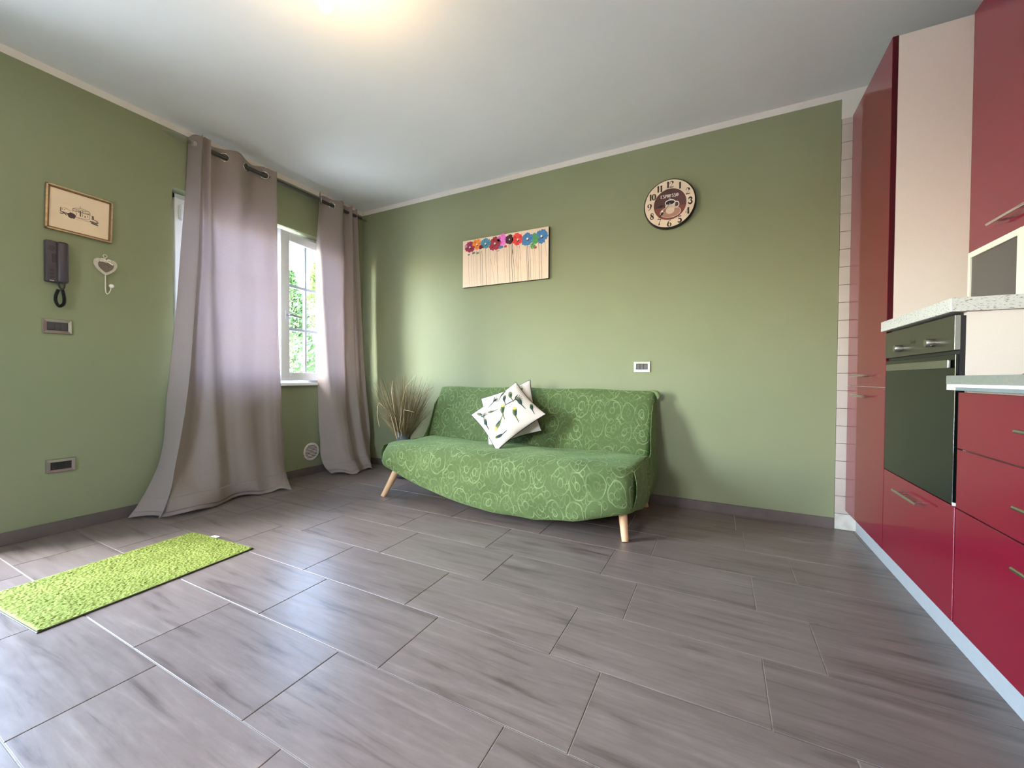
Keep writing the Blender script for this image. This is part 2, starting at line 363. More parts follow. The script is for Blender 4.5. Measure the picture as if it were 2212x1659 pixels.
# ------------------------------------------------------------------ window 1 (left wall)
def part_box_list(name, lst, m, parent, bev=.002): return boxes(name, lst, m, parent, bev)
w1 = struct(thing('window_1', '', '')); del w1['label']; del w1['category']
y0, y1, z0, z1 = WIN
fx0, fx1 = -.165, -.095; F = .055
part_box_list('window_frame', [((fx0, y0, z0), (fx1, y0+F, z1)), ((fx0, y1-F, z0), (fx1, y1, z1)), ((fx0, y0, z1-F), (fx1, y1, z1)), ((fx0, y0, z0), (fx1, y1, z0+.05))], PVC, w1)
def sash(y_a, y_b, za, zb, origin, rz, cols, handle):
    """sash built in its own frame: hinge at local y=0, free edge at local -y"""
    e = bpy.data.objects.new('sash', None); COL.objects.link(e); e.parent = w1; e.location = origin; e.rotation_euler = (0, 0, rz)
    w = y_b-y_a; hgt = zb-za; st = .072; t0, t1 = -.03, .03
    part_box_list('sash_frame', [((t0, -w-.018, za), (t1, -w+st, zb)), ((t0, -st, za), (t1, 0, zb)), ((t0, -w+st, za), (t1, -st, za+st)), ((t0, -w+st, zb-st), (t1, -st, zb))], PVC, e, .004)
    box('pane', (-.006, -w+st, za+st), (.004, -st, zb-st), GLASS, e)
    gy0, gy1, gz0, gz1 = -w+st, -st, za+st, zb-st
    mb = []
    for c in range(1, cols): yy = gy0+(gy1-gy0)*c/cols; mb.append(((-.012, yy-.012, gz0), (.010, yy+.012, gz1)))
    for k in (1, 2): zz = gz0+(gz1-gz0)*k/3; mb.append(((-.0115, gy0, zz-.012), (.0095, gy1, zz+.012)))
    for a, b in mb: box('muntin', a, b, mat('glazing_bar_grey', (176, 190, 206), .4), e, bev=.001)
    if handle:
        zc = (za+zb)/2-.075; yc = -w+.036
        hp = box('handle_plate', (t1, yc-.014, zc-.035), (t1+.010, yc+.014, zc+.035), PVC, e, bev=.003)
        tube('handle', [(t1+.008, yc, zc), (t1+.045, yc, zc), (t1+.05, yc+.012, zc-.001), (t1+.05, yc+.105, zc-.012)], [.009, .009, .009, .008], mat('satin_grey_metal', (160, 160, 165), .35, metal=.6), e)
    return e
sash(-.877, -.352, .845, 2.105, (-.095, -.352, 0), math.asin(.085/.525), 2, True)
sash(-1.565, -.86, .845, 2.105, (-.09, -.86, 0), 0, 3, False)
hb = bpy.data.objects.new('hinge', None)
tube('hinge', [(-.048, -1.547, 1.952), (-.048, -1.547, 2.062)], .0105, PVC, w1)
box('hinge_plate', (-.062, -1.562, 1.965), (-.048, -1.530, 2.05), PVC, w1, bev=.002)
struct(box('trim_4', (-.10, y0+.001, .802), (.042, y1-.001, .826), mat('white_sill_stone', (238, 238, 236), .3, var=.02), bev=.003))
# outside reveal and sill in pale render (bright exterior plaster lining)
struct(boxes('trim_5', [((-TH-.02, y1, z0-.05), (-TH, y1+.25, z1+.05)), ((-TH-.02, y0-.25, z0-.05), (-TH, y0, z1+.05)), ((-TH-.05, y0-.05, z0-.06), (-.165, y1-.001, z0+.03))], WHITEP))

# glazed door further along the left wall, and the added fill window behind the camera
d1 = struct(thing('door_1', '', '')); del d1['label']; del d1['category']
y0, y1, z0, z1 = DOOR
part_box_list('door_frame', [((-.16, y0, z0), (-.09, y0+.05, z1)), ((-.16, y1-.05, z0), (-.09, y1, z1)), ((-.16, y0, z1-.05), (-.09, y1, z1)), ((-.16, (y0+y1)/2-.05, z0), (-.09, (y0+y1)/2+.05, z1)), ((-.16, y0, z0), (-.09, y1, z0+.10))], PVC, d1)
box('pane', (-.13, y0+.05, z0+.10), (-.12, y1-.05, z1-.05), GLASS, d1)
w2 = struct(thing('fill_window', '', '')); del w2['label']; del w2['category']
x0, x1, z0, z1 = FILL_WIN
part_box_list('window_frame', [((x0, YF-.16, z0), (x0+.06, YF-.09, z1)), ((x1-.06, YF-.16, z0), (x1, YF-.09, z1)), ((x0, YF-.16, z0), (x1, YF-.09, z0+.06)), ((x0, YF-.16, z1-.06), (x1, YF-.09, z1)), (((x0+x1)/2-.05, YF-.16, z0), ((x0+x1)/2+.05, YF-.09, z1))], PVC, w2)
box('pane', (x0+.06, YF-.13, z0+.06), (x1-.06, YF-.12, z1-.06), GLASS, w2)

# ------------------------------------------------------------------ curtains
def curtain(name, rows, npts, label, kink_u=None, zn=90, hem=.05):
    """rows: list of (z, [(x,y)...]) from floor up; every row has the same number of control points"""
    t = thing(name, label, 'curtain', (0, 0, 0), 'taupe eyelet curtains at the window')
    zq = np.concatenate([np.linspace(rows[0][0], .14, 16), np.linspace(.16, 2.385, zn), np.linspace(2.392, rows[-1][0], 22)])
    A = [(z, catmull(p, npts)) for z, p in rows]
    G = interp_sm(A, zq)
    return t, zq, G
def eyelet(t, y, x, z, rz):
    bm = bmesh.new()
    n, k = 28, 10
    R_, r_ = .0275, .0048
    vs = [[bm.verts.new(((r_*math.sin(2*math.pi*j/k))*1.0, (R_+r_*math.cos(2*math.pi*j/k))*math.cos(2*math.pi*i/n), (R_+r_*math.cos(2*math.pi*j/k))*math.sin(2*math.pi*i/n))) for j in range(k)] for i in range(n)]
    for i in range(n):
        for j in range(k): bm.faces.new((vs[i][j], vs[(i+1) % n][j], vs[(i+1) % n][(j+1) % k], vs[i][(j+1) % k]))
    o = bobj('eyelet', bm, CHROME, t, True); o.location = (x, y, z); o.rotation_euler = (0, 0, rz)
    return o
ROD_X, ROD_Z = .095, 2.447
def make_curtain(name, rows, label, npts, eyelets, wob):
    t, zq, G = curtain(name, rows, npts, label)
    nz, nu = G.shape[:2]
    # holes for the eyelets: cells near an eyelet centre are left out of the cloth
    V, uvs = [], []
    for i, z in enumerate(zq):
        for j in range(nu):
            x, y = G[i, j]; s = j/(nu-1)
            x += .0016*math.sin(s*47+z*1.3)*min(1, max(.15, (2.4-z)/1.2))+.0006*math.sin(s*101-z*2)*min(1, max(0, (2.2-z)))
            if z < .45: x += .007*math.sin(s*19+z*22)*(1-z/.45)*min(1, z/.06)
            for zc_, am in ((1.33, .003), (.62, .004), (.93, .002)):
                x += am*math.exp(-((z-zc_-.02*math.sin(s*12))/.012)**2)*(.5+.5*math.sin(s*19+zc_*7))
            x += wob*math.sin(z*5.3+s*17)*.25*min(1, max(0, 2.3-z))
            dz = .012*math.sin(s*23) * max(0, 1-(z-zq[0])/.12) if z < .14 else 0
            if i == nz-1: dz += .010*math.sin(s*40)
            V.append((max(x, .012), y, max(z+dz, .006)))
    F_ = []
    for i in range(nz-1):
        for j in range(nu-1):
            a, b, c, d = i*nu+j, i*nu+j+1, (i+1)*nu+j+1, (i+1)*nu+j
            m = [(V[a][k]+V[b][k]+V[c][k]+V[d][k])/4 for k in range(3)]
            if any((m[1]-ey)**2/(max(abs(math.cos(rz)), .35)**2)+(m[2]-ROD_Z)**2 < .0245**2 and abs(m[0]-ROD_X) < .03 for ey, rz in eyelets): continue
            F_.append((a, b, c, d))
    o = obj('cloth', V, F_, CURT, t, True)
    so = o.modifiers.new('thickness', 'SOLIDIFY'); so.thickness = .0016; so.offset = 0
    # stitched hem near the floor: a band of doubled cloth lying on the lower edge
    k0, k1 = 3, int(np.argmin(abs(zq-.125))); rows_ = list(range(k0, k1+1)); HV = []
    for i in rows_:
        for j in range(nu):
            a_ = Vector(V[i*nu+max(j-1, 0)]); b_ = Vector(V[i*nu+min(j+1, nu-1)]); d_ = b_-a_; nn = Vector((d_.y, -d_.x, 0)).normalized()
            HV.append(Vector(V[i*nu+j])+nn*.0022)
    hm = obj('hem', HV, grid_faces(len(rows_), nu), CURT, t, True); sm_ = hm.modifiers.new('thickness', 'SOLIDIFY'); sm_.thickness = .0012; sm_.offset = 0
    for ey, rz in eyelets: eyelet(t, ey, ROD_X+.002, ROD_Z, rz)
    return t
c1rows = [
 (.010, [(.065, -1.885), (.205, -1.79), (.215, -1.785), (.30, -1.655), (.265, -1.50), (.205, -1.36), (.25, -1.24), (.262, -1.14), (.285, -1.06), (.335, -1.0)]),
 (.07, [(.06, -1.84), (.235, -1.775), (.243, -1.765), (.275, -1.64), (.27, -1.49), (.225, -1.37), (.25, -1.25), (.24, -1.13), (.245, -1.03), (.235, -.972)]),
 (.30, [(.05, -1.73), (.215, -1.715), (.220, -1.70), (.180, -1.60), (.235, -1.475), (.195, -1.38), (.212, -1.26), (.19, -1.13), (.195, -1.02), (.165, -.955)]),
 (.76, [(.04, -1.672), (.195, -1.64), (.198, -1.625), (.145, -1.555), (.190, -1.475), (.148, -1.39), (.165, -1.27), (.142, -1.13), (.155, -1.02), (.135, -.956)]),
 (1.25, [(.035, -1.625), (.175, -1.59), (.177, -1.578), (.125, -1.53), (.170, -1.475), (.118, -1.40), (.145, -1.27), (.118, -1.13), (.135, -1.02), (.125, -.967)]),
 (1.70, [(.03, -1.590), (.165, -1.555), (.167, -1.545), (.125, -1.505), (.163, -1.468), (.098, -1.40), (.132, -1.27), (.098, -1.13), (.125, -1.02), (.12, -.972)]),
 (2.30, [(.03, -1.548), (.15, -1.528), (.152, -1.52), (.115, -1.493), (.15, -1.462), (.074, -1.415), (.125, -1.275), (.066, -1.125), (.118, -1.0), (.115, -.974)]),
 (2.505, [(.035, -1.540), (.145, -1.515), (.147, -1.508), (.11, -1.488), (.145, -1.46), (.064, -1.42), (.128, -1.275), (.060, -1.125), (.122, -1.0), (.118, -.975)]),
]
make_curtain('curtain', c1rows, 'wide taupe eyelet curtain hanging left of the open window sash', 260, [(-1.348, -.41), (-1.062, -.46), (-1.200, .42)], .012)
c2rows = [
 (.010, [(.18, -.52), (.335, -.43), (.37, -.37), (.30, -.28), (.345, -.20), (.255, -.15), (.22, -.115)]),
 (.07, [(.12, -.545), (.30, -.45), (.32, -.37), (.26, -.28), (.31, -.20), (.24, -.14), (.215, -.10)]),
 (.30, [(.06, -.545), (.21, -.455), (.23, -.36), (.17, -.285), (.235, -.215), (.175, -.14), (.20, -.085)]),
 (.76, [(.04, -.55), (.155, -.50), (.16, -.37), (.11, -.30), (.185, -.235), (.13, -.16), (.16, -.10)]),
 (1.40, [(.03, -.55), (.12, -.52), (.13, -.38), (.085, -.30), (.155, -.245), (.10, -.18), (.135, -.125)]),
 (2.00, [(.03, -.56), (.10, -.54), (.12, -.37), (.075, -.29), (.14, -.245), (.09, -.195), (.12, -.15)]),
 (2.505, [(.135, -.592), (.06, -.53), (.13, -.37), (.07, -.285), (.13, -.245), (.075, -.21), (.11, -.165)]),
]
make_curtain('curtain', c2rows, 'narrow taupe eyelet curtain bunched in the corner behind the dried grass', 200, [(-.448, -.41), (-.556, .88)], .010)

rod = thing('curtain_rod', 'dark grey metal curtain rod under the ceiling with a clear leaf finial', 'curtain rod', (ROD_X, -1.55, ROD_Z))
def rel(o, p): return tuple(p[i]-o.location[i] for i in range(3))
RODM = mat('gunmetal_rod', (88, 86, 86), .3, metal=.8)
tube('rod', [rel(rod, (ROD_X, -1.535, ROD_Z)), rel(rod, (ROD_X, -.105, ROD_Z))], .0145, RODM, rod, 16)
for yy in (-1.50, -.17):
    tube('bracket', [rel(rod, (.0, yy, ROD_Z-.012)), rel(rod, (ROD_X, yy, ROD_Z-.012))], .006, RODM, rod)
    tube('bracket_plate', [rel(rod, (0.0, yy, ROD_Z-.012)), rel(rod, (.006, yy, ROD_Z-.012))], .022, RODM, rod)
tube('end_cap', [rel(rod, (ROD_X, -1.548, ROD_Z)), rel(rod, (ROD_X, -1.522, ROD_Z))], .0185, mat('pale_collar', (190, 180, 172), .3, metal=.5), rod)
def clear_mat():
    m, n, l, b = new_mat('clear_acrylic'); n.remove(b)
    t = n.new('ShaderNodeBsdfTransparent'); t.inputs['Color'].default_value = (.86, .89, .84, 1)
    gl = n.new('ShaderNodeBsdfGlossy'); gl.inputs['Roughness'].default_value = .05
    lw = node(n, 'ShaderNodeLayerWeight', Blend=.35); mx = n.new('ShaderNodeMixShader')
    l.new(lw.outputs['Facing'], mx.inputs['Fac']); l.new(t.outputs['BSDF'], mx.inputs[1]); l.new(gl.outputs['BSDF'], mx.inputs[2])
    l.new(mx.outputs['Shader'], n['Material Output'].inputs['Surface'])
    return m
CLEAR = clear_mat()
# leaf-shaped finials (a flattened teardrop)
for s_, yb in ((-1, -1.548), (1, -.104)):
    prof = [(0.004, 0), (.012, .012), (.022, .04), (.026, .075), (.020, .115), (.008, .15), (.0005, .165)] if s_ < 0 else [(.005, 0), (.014, .02), (.018, .05), (.0005, .085)]
    vs = []; sg = 16
    for r_, h_ in prof:
        for k in range(sg):
            a = 2*math.pi*k/sg; vs.append((ROD_X+r_*.45*math.cos(a)-rod.location.x, yb+s_*h_-rod.location.y, r_*math.sin(a)))
    fs = grid_faces(len(prof), sg, True)
    obj('finial', vs, fs, CLEAR, rod, True)

# ------------------------------------------------------------------ sofa
sofa = thing('sofa_bed', 'two seat sofa bed under a green embossed slipcover with pale wooden legs', 'sofa', (1.965, -.45, 0))
def local(vs, o): return [(v[0]-o.location.x, v[1]-o.location.y, v[2]-o.location.z) for v in vs]
X0, X1 = 1.085, 2.87
sag_x = [1.08, 1.16, 1.25, 1.45, 1.81, 2.02, 2.31, 2.57, 2.80, 2.88]
sag_z = [.235, .222, .195, .128, .066, .048, .044, .082, .150, .165]
def fold(x, y): return .006*math.sin(7.3*x+2.1*y)+.004*math.sin(13.1*x-9*y+1)
def seat_body():
    us = np.concatenate([[0, .006, .016, .03, .05], np.linspace(.08, .92, 64), [.95, .97, .984, .994, 1]])
    V, UV, nv = [], [], 0
    for u in us:
        x = X0+(X1-X0)*u
        e = (1-abs(2*u-1)**14)                # 0 at the very ends
        k = math.sqrt(max(e, 0))
        zb = float(np.interp(x, sag_x, sag_z))
        zt_f = .372+.036*k+(.004*math.sin(x*5)); yf = -.80-.065*k
        P = [(-.10, .365), (-.25, .378+.004*k), (-.45, .388+.010*k), (-.65, zt_f+.004), (-.76, zt_f), (yf+.05, zt_f-.012), (yf+.012, zt_f-.05), (yf, zt_f-.11),
             (yf-.010*k, (zt_f+zb)/2-.02), (yf-.004, zb+.05), (yf+.012, zb+.012), (yf+.05, zb), (yf+.14, zb+.012), (-.40, zb+.02), (-.12, zb+.03)]
        Q = catmull(P, 62); nv = len(Q); s = 0
        for j in range(nv):
            if j: s += float(np.hypot(*(Q[j]-Q[j-1])))
            y, z = Q[j]
            front = max(0, min(1, (-.6-y)/.2))
            d = fold(x, z*3)*front
            # drag folds from the middle of the front towards the left leg
            d += .010*front*math.sin(16*(z+.35*(x-1.1)))*max(0, 1-abs(x-1.45)/.45)
            d += .007*front*math.sin(34*(z-.55*(x-2.4)))*max(0, 1-abs(x-2.72)/.20)+.004*front*math.sin(22*(x+.6*z))*math.sin(9*z+x*3)
            top = max(0, min(1, (z-.33)/.04))
            V.append((x, y-d, z+.006*top*math.sin(9*x+11*y)+.003*math.sin(21*x-14*y)*top)); UV.append((x, s))
    Fc = grid_faces(len(us), nv)
    # end walls
    for base, rev in ((0, False), ((len(us)-1)*nv, True)):
        loop = [base+j for j in range(nv)]
        Fc.append(tuple(loop if rev else loop[::-1]))
    return obj('seat', local(V, sofa), Fc, COVER, sofa, True, UV)
seat_body()
BX0, BX1 = 1.045, 2.885
def back_body():
    us = np.concatenate([[0, .004, .012, .022, .036], np.linspace(.06, .94, 56), [.964, .978, .988, .996, 1]])
    V, UV = [], []
    for u in us:
        e = math.sqrt(max(0, 1-abs(2*u-1)**18))
        tp = .792+.014*e*(1-.3*abs(2*u-1))+.004*math.sin(u*19)
        P = [(-.255, .33), (-.250, .40), (-.225, .52), (-.185, .65), (-.148+.01*(1-e), tp-.05), (-.125, tp-.012), (-.095, tp), (-.055, tp-.012), (-.035, tp-.06), (-.03, .55), (-.04, .33)]
        Q = catmull(P, 48); s = 0
        for j in range(len(Q)):
            if j: s += float(np.hypot(*(Q[j]-Q[j-1])))
            y, z = Q[j]
            f = max(0, min(1, (z-.33)/.47))
            xl = 1.035+.050*f**.8; xr = 2.862+.028*f**2       # the left edge leans in towards the top
            x = xl+(xr-xl)*u
            y += (.03*(1-e)) if y < -.1 else 0
            V.append((x, y+.004*math.sin(6*x+5*z), z)); UV.append((x+.4, s))
    n = len(Q); Fc = grid_faces(len(us), n)
    for base, rev in ((0, False), ((len(us)-1)*n, True)):
        loop = [base+j for j in range(n)]; Fc.append(tuple(loop if rev else loop[::-1]))
    return obj('backrest', local(V, sofa), Fc, COVER, sofa, True, UV)
back_body()
def side_drape(sx, xb, outs):
    """loose side of the slipcover, from the back corner to the seat front"""
    na, nb = 40, 26; V, UV = [], []
    for i in range(na):
        a = i/(na-1); y = -.035-.76*a
        if y > -.19: zt = .775-.9*max(0, -.06-y)
        elif y > -.34: zt = .658-(.658-.385)*math.sin(math.pi/2*(-.19-y)/.15)
        else: zt = .385
        zbm = .075+.08*a**1.5 if sx > 0 else .16+.06*a
        for j in range(nb):
            b = j/(nb-1); z = zt+(zbm-zt)*b
            bulge = .020*math.sin(math.pi*b)+.012*math.sin(9*(z+y*1.4)+.5)*(b**.7)
            tuck = -.02*max(0, (b-.85)/.15)
            V.append((xb+outs*(bulge+tuck+.012*math.exp(-((y+.30+.25*b)/.05)**2)), y, z)); UV.append((y+5, z))
    o = obj('side_drape', local(V, sofa), grid_faces(na, nb), COVER, sofa, True, UV)
    m = o.modifiers.new('thickness', 'SOLIDIFY'); m.thickness = .004
side_drape(1, 2.872, 1); side_drape(-1, 1.075, -1)
# gathered corner of the slipcover at the right of the backrest
tube('cover_corner', local([(2.83, -.083, .788), (2.865, -.083, .789), (2.890, -.085, .782), (2.902, -.088, .764), (2.900, -.092, .742)], sofa), [.010, .018, .020, .016, .006], COVER, sofa, 14)
for bx, by, tx, ty in ((1.07, -.785, 1.165, -.70), (2.83, -.785, 2.785, -.70), (1.10, -.10, 1.17, -.17), (2.83, -.10, 2.78, -.17)):
    tube('leg', local([(bx, by, 0), (bx+(tx-bx)*.97, by+(ty-by)*.97, .243)], sofa), [.0185, .029], WOOD, sofa, 20)
# foundation under the cover that the legs screw into
box('base_frame', rel(sofa, (1.14, -.74, .235)), rel(sofa, (2.82, -.12, .30)), DARK, sofa)

# ------------------------------------------------------------------ pillows
PILLOW = mat('white_cushion_cotton', (212, 201, 190), .8, spec=.2, var=.03, scale=14, bump=.12, bscale=300)
PIPING = mat('black_piping', (22, 26, 24), .6)
BIRDG = mat('print_olive_green', (92, 104, 52), .8); BIRDD = mat('print_dark_teal', (34, 58, 52), .8); BIRDY = mat('print_yellow', (204, 190, 96), .8); BIRDB = mat('print_grey_brown', (120, 108, 92), .8)
def pillow_pt(u, v, hw, th, side=1):
    """u,v in -1..1; pinched square cushion"""
    pin = .075
    x = hw*u*(1-pin*(1-v*v)*abs(u)); y = hw*v*(1-pin*(1-u*u)*abs(v))
    h = th*((max(0, 1-u*u))**.55)*((max(0, 1-v*v))**.55)
    return Vector((x, y, side*h))
BS = 1.3
def bird_shapes():
    """budgerigar prints: (polygon list in local units, material)"""
    body = [(-.10, .32), (.0, .40), (.11, .33), (.13, .15), (.09, -.08), (.02, -.25), (-.08, -.12), (-.14, .08)]
    tail = [(-.02, -.2), (.05, -.18), (.16, -.62), (.13, -.64)]
    head = [(-.11, .30), (-.09, .42), (.02, .47), (.11, .40), (.12, .28), (.0, .25)]
    wing = [(-.02, .18), (.12, .16), (.09, -.10), (.03, -.22), (-.03, -.02)]
    return body, tail, head, wing
def make_pillow(label, M, birds, palms, piping=True, HW=.215):
    t = thing('throw_pillow', label, 'pillow', tuple(M.translation), 'bird print pillows on the sofa')
    t.rotation_euler = M.to_euler()
    hw, th, n = HW, .058, 28
    V, Fc = [], []
    for side in (1, -1):
        o0 = len(V)
        for i in range(n+1):
            for j in range(n+1):
                u = math.sin(math.pi/2*(2*i/n-1)); v = math.sin(math.pi/2*(2*j/n-1))
                p = pillow_pt(u, v, hw, th, side)
                if side > 0: p.z += .004*math.sin(9*u+4*v)*math.exp(-((u+v+1.1)/.5)**2)-.006*math.exp(-((u+.75)**2/.02+(v+.35)**2/.3))
                V.append(p)
        for i in range(n):
            for j in range(n):
                q = (o0+i*(n+1)+j, o0+(i+1)*(n+1)+j, o0+(i+1)*(n+1)+j+1, o0+i*(n+1)+j+1)
                Fc.append(q if side > 0 else q[::-1])
    obj('cushion', V, Fc, PILLOW, t, True)
    if piping:
        loop = [(-1+2*k/24, -1) for k in range(24)]+[(1, -1+2*k/24) for k in range(24)]+[(1-2*k/24, 1) for k in range(24)]+[(-1, 1-2*k/24) for k in range(24)]
        pts = [pillow_pt(a, b, hw, th) for a, b in loop]; pts.append(pts[0])
        tube('piping', pts, .0033, PIPING, t, 8)
    def print_poly(bm, poly, cu, cv, s, rot, lift):
        c, d = math.cos(rot), math.sin(rot)
        vs = []
        for a, b in poly:
            u = cu+s*(a*c-b*d); v = cv+s*(a*d+b*c)
            if abs(u) > .97 or abs(v) > .97: return
            p = pillow_pt(u, v, hw, th); p.z += .004*math.sin(9*u+4*v)*math.exp(-((u+v+1.1)/.5)**2)-.006*math.exp(-((u+.75)**2/.02+(v+.35)**2/.3))+lift
            vs.append(bm.verts.new(p))
        ctr = Vector((0, 0, 0))
        for v_ in vs: ctr += v_.co
        ctr /= len(vs)
        u_ = ctr.x/hw; v__ = ctr.y/hw
        ctr.z = pillow_pt(u_, v__, hw, th).z+.004*math.sin(9*u_+4*v__)*math.exp(-((u_+v__+1.1)/.5)**2)+lift
        cv_ = bm.verts.new(ctr)
        for k in range(len(vs)): bm.faces.new((vs[k], vs[(k+1) % len(vs)], cv_))
    body, tail, head, wing = bird_shapes()
    for (cu, cv, s, rot, kind) in birds:
        s *= BS
        mats = {'y': (BIRDG, BIRDY), 'g': (BIRDG, BIRDB), 'd': (BIRDD, BIRDG)}[kind]
        bm = bmesh.new(); print_poly(bm, body, cu, cv, s, rot, .0016); print_poly(bm, tail, cu, cv, s, rot, .0016)
        bobj('printed_bird', bm, mats[0], t)
        bm = bmesh.new(); print_poly(bm, head, cu, cv, s, rot, .0022)
        bobj('printed_bird_head', bm, mats[1], t)
        bm = bmesh.new(); print_poly(bm, wing, cu, cv, s, rot, .0024)
        bobj('printed_wing', bm, BIRDD, t)
    for (cu, cv, s, rot) in palms:
        s *= BS
        bm = bmesh.new()
        print_poly(bm, [(-.9, -.10), (-.3, -.02), (.1, .06), (.12, -.02), (-.3, -.10), (-.9, -.16)], cu, cv, s, rot, .0016)
        for k in range(7):
            a = -1.1+k*.36; print_poly(bm, [(.08, 0), (.08+.55*math.cos(a-.08), .55*math.sin(a-.08)), (.08+.6*math.cos(a), .6*math.sin(a)), (.1, .04)], cu, cv, s, rot, .0016)
        print_poly(bm, [(.0, .05), (.12, .30), (.4, .52), (.36, .42), (.2, .2), (.1, .02)], cu, cv, s, rot, .0016)
        bobj('printed_branch', bm, BIRDD, t)
    return t
def frame(center, normal, rot):
    n = Vector(normal).normalized(); xh = Vector((0, 0, 1)).cross(n).normalized(); yh = n.cross(xh)
    c, s = math.cos(rot), math.sin(rot)
    a = xh*c+yh*s; b = -xh*s+yh*c
    M = Matrix(((a.x, b.x, n.x, center[0]), (a.y, b.y, n.y, center[1]), (a.z, b.z, n.z, center[2]), (0, 0, 0, 1)))
    return M
make_pillow('white bird print pillow at the back, its pointed corner rising above the sofa top', frame((1.867, -.298, .610), (0, -.91, .41), math.radians(23)),
    [(.5, .62, .42, -1.1, 'g'), (-.1, .75, .4, -.4, 'y')], [(-.45, .6, .3, .4)])
make_pillow('white bird print pillow in front, leaning with one corner down on the seat', frame((1.906, -.418, .616), (0, -.78, .625), math.radians(49)),
    [(-.05, .02, .46, -.55, 'y'), (.50, .42, .42, -.35, 'g'), (.62, -.10, .44, -.25, 'd'), (.22, -.40, .46, -.45, 'y'), (-.35, .30, .3, .9, 'g'), (-.42, -.32, .45, 1.9, 'y'), (.25, .45, .36, -.5, 'd'), (.30, .80, .36, -1.0, 'g'), (.80, -.55, .34, -.5, 'd'), (-.62, -.70, .34, 1.2, 'd'), (-.8, .1, .32, -.4, 'd'), (-.75, .62, .34, .3, 'g')],
    [(.52, .12, .36, -.25), (-.72, .38, .26, .9), (-.1, .72, .26, .2)], True, .212)

# ------------------------------------------------------------------ dried grass in a vase
pl = thing('dried_grass_arrangement', 'tall dried grass bundle in a grey blue vase behind the sofa end', 'dried plant', (.80, -.27, 0))
lathe('vase', [(.055, 0), (.075, .02), (.088, .12), (.080, .24), (.058, .34), (.056, .385), (.062, .40), (.055, .40), (.048, .36), (.0, .34)], mat('blue_grey_ceramic', (84, 92, 94), .35, var=.08), pl, 32)
STRAW = [mat('straw_olive', (126, 112, 74), .7, var=.2), mat('straw_tan', (166, 146, 108), .7, var=.15), mat('straw_dark', (96, 88, 58), .7, var=.2), mat('straw_pale', (214, 190, 148), .6, var=.1)]
def blade(bm, p0, p1, bend, w):
    p0, p1 = Vector(p0), Vector(p1); n = 6; side = (p1-p0).cross(Vector((random.uniform(-1, 1), random.uniform(-1, 1), .1))).normalized()
    prev = None
    for k in range(n+1):
        t = k/n; p = p0.lerp(p1, t)+Vector(bend)*(t*t); ww = w*(1-t*.8)
        a, b = bm.verts.new(p-side*ww), bm.verts.new(p+side*ww)
        if prev: bm.faces.new((prev[0], prev[1], b, a))
        prev = (a, b)
for mi, cnt in ((0, 620), (1, 300), (2, 480)):
    bm = bmesh.new()
    for _ in range(cnt):
        a = random.uniform(0, 2*math.pi); r = .25*math.sqrt(random.random()); hgt = random.uniform(.62, .97)
        dx, dy = r*math.cos(a)*1.15, r*math.sin(a)*.62
        b0 = (dx*.16, dy*.16, .33)
        dr = random.uniform(0, .07)
        blade(bm, b0, (dx, dy, hgt-.25*r), (dx*dr*4, dy*dr*2.0, -dr*.9), random.uniform(.0012, .0024))
    o = bobj('grass_blades', bm, STRAW[mi], pl); o['kind'] = 'stuff'
def straw(pts, w, mi):
    tube('bent_straw', [(p[0]-.80, p[1]+.27, p[2]) for p in pts], [w*(1-.5*i/(len(pts)-1)) for i in range(len(pts))], STRAW[mi], pl, 6)
straw([(.80, -.30, .36), (.82, -.33, .62), (.885, -.34, .80), (.985, -.33, .90)], .0030, 3)
straw([(.81, -.34, .36), (.79, -.38, .60), (.77, -.39, .76), (.785, -.39, .85)], .0030, 3)
straw([(.83, -.34, .35), (.90, -.37, .62), (.93, -.37, .82)], .0028, 1)
straw([(.82, -.30, .35), (.87, -.40, .46), (.905, -.42, .56), (.91, -.42, .64)], .0030, 3)
straw([(.82, -.29, .35), (.88, -.36, .58), (.90, -.38, .605), (.95, -.38, .602), (1.01, -.38, .59)], .0030, 3)
straw([(.84, -.40, .36), (.80, -.42, .54), (.78, -.42, .58)], .0030, 3)
straw([(.79, -.29, .35), (.66, -.34, .60), (.60, -.365, .655), (.588, -.37, .62), (.585, -.37, .54), (.60, -.36, .44)], .0032, 3)
straw([(.80, -.30, .36), (.66, -.33, .66), (.52, -.34, .83)], .0022, 2)
straw([(.80, -.30, .36), (.64, -.34, .60), (.50, -.35, .74)], .0022, 2)
straw([(.80, -.28, .36), (.93, -.27, .66), (1.07, -.26, .78), (1.12, -.25, .80)], .0022, 2)

# ------------------------------------------------------------------ wall things on the back wall
def ribbon(bm, pts, w, place, lift=0):
    """flat stroke: pts in 2D, w width or list; place(u,v,lift)->Vector"""
    ws = w if isinstance(w, (list, tuple)) else [w]*len(pts); L, R_ = [], []
    for i, p in enumerate(pts):
        a = pts[max(i-1, 0)]; b = pts[min(i+1, len(pts)-1)]; d = Vector((b[0]-a[0], b[1]-a[1])); d = d.normalized() if d.length else Vector((1, 0)); nn = Vector((-d.y, d.x))*ws[i]/2
        L.append(bm.verts.new(place(p[0]+nn.x, p[1]+nn.y, lift))); R_.append(bm.verts.new(place(p[0]-nn.x, p[1]-nn.y, lift)))
    for i in range(len(pts)-1): bm.faces.new((L[i], R_[i], R_[i+1], L[i+1]))
def polyf(bm, pts, place, lift=0):
    bm.faces.new([bm.verts.new(place(a, b, lift)) for a, b in pts])
def arc(cx, cy, rx, ry, a0, a1, n=14): return [(cx+rx*math.cos(math.radians(a0+(a1-a0)*k/n)), cy+ry*math.sin(math.radians(a0+(a1-a0)*k/n))) for k in range(n+1)]
def fat(n, a, b): return [a+(b-a)*math.sin(math.pi*k/(n-1)) for k in range(n)]
T, F_T = .05, .24     # thin and thick stroke widths of the numerals (unit height)
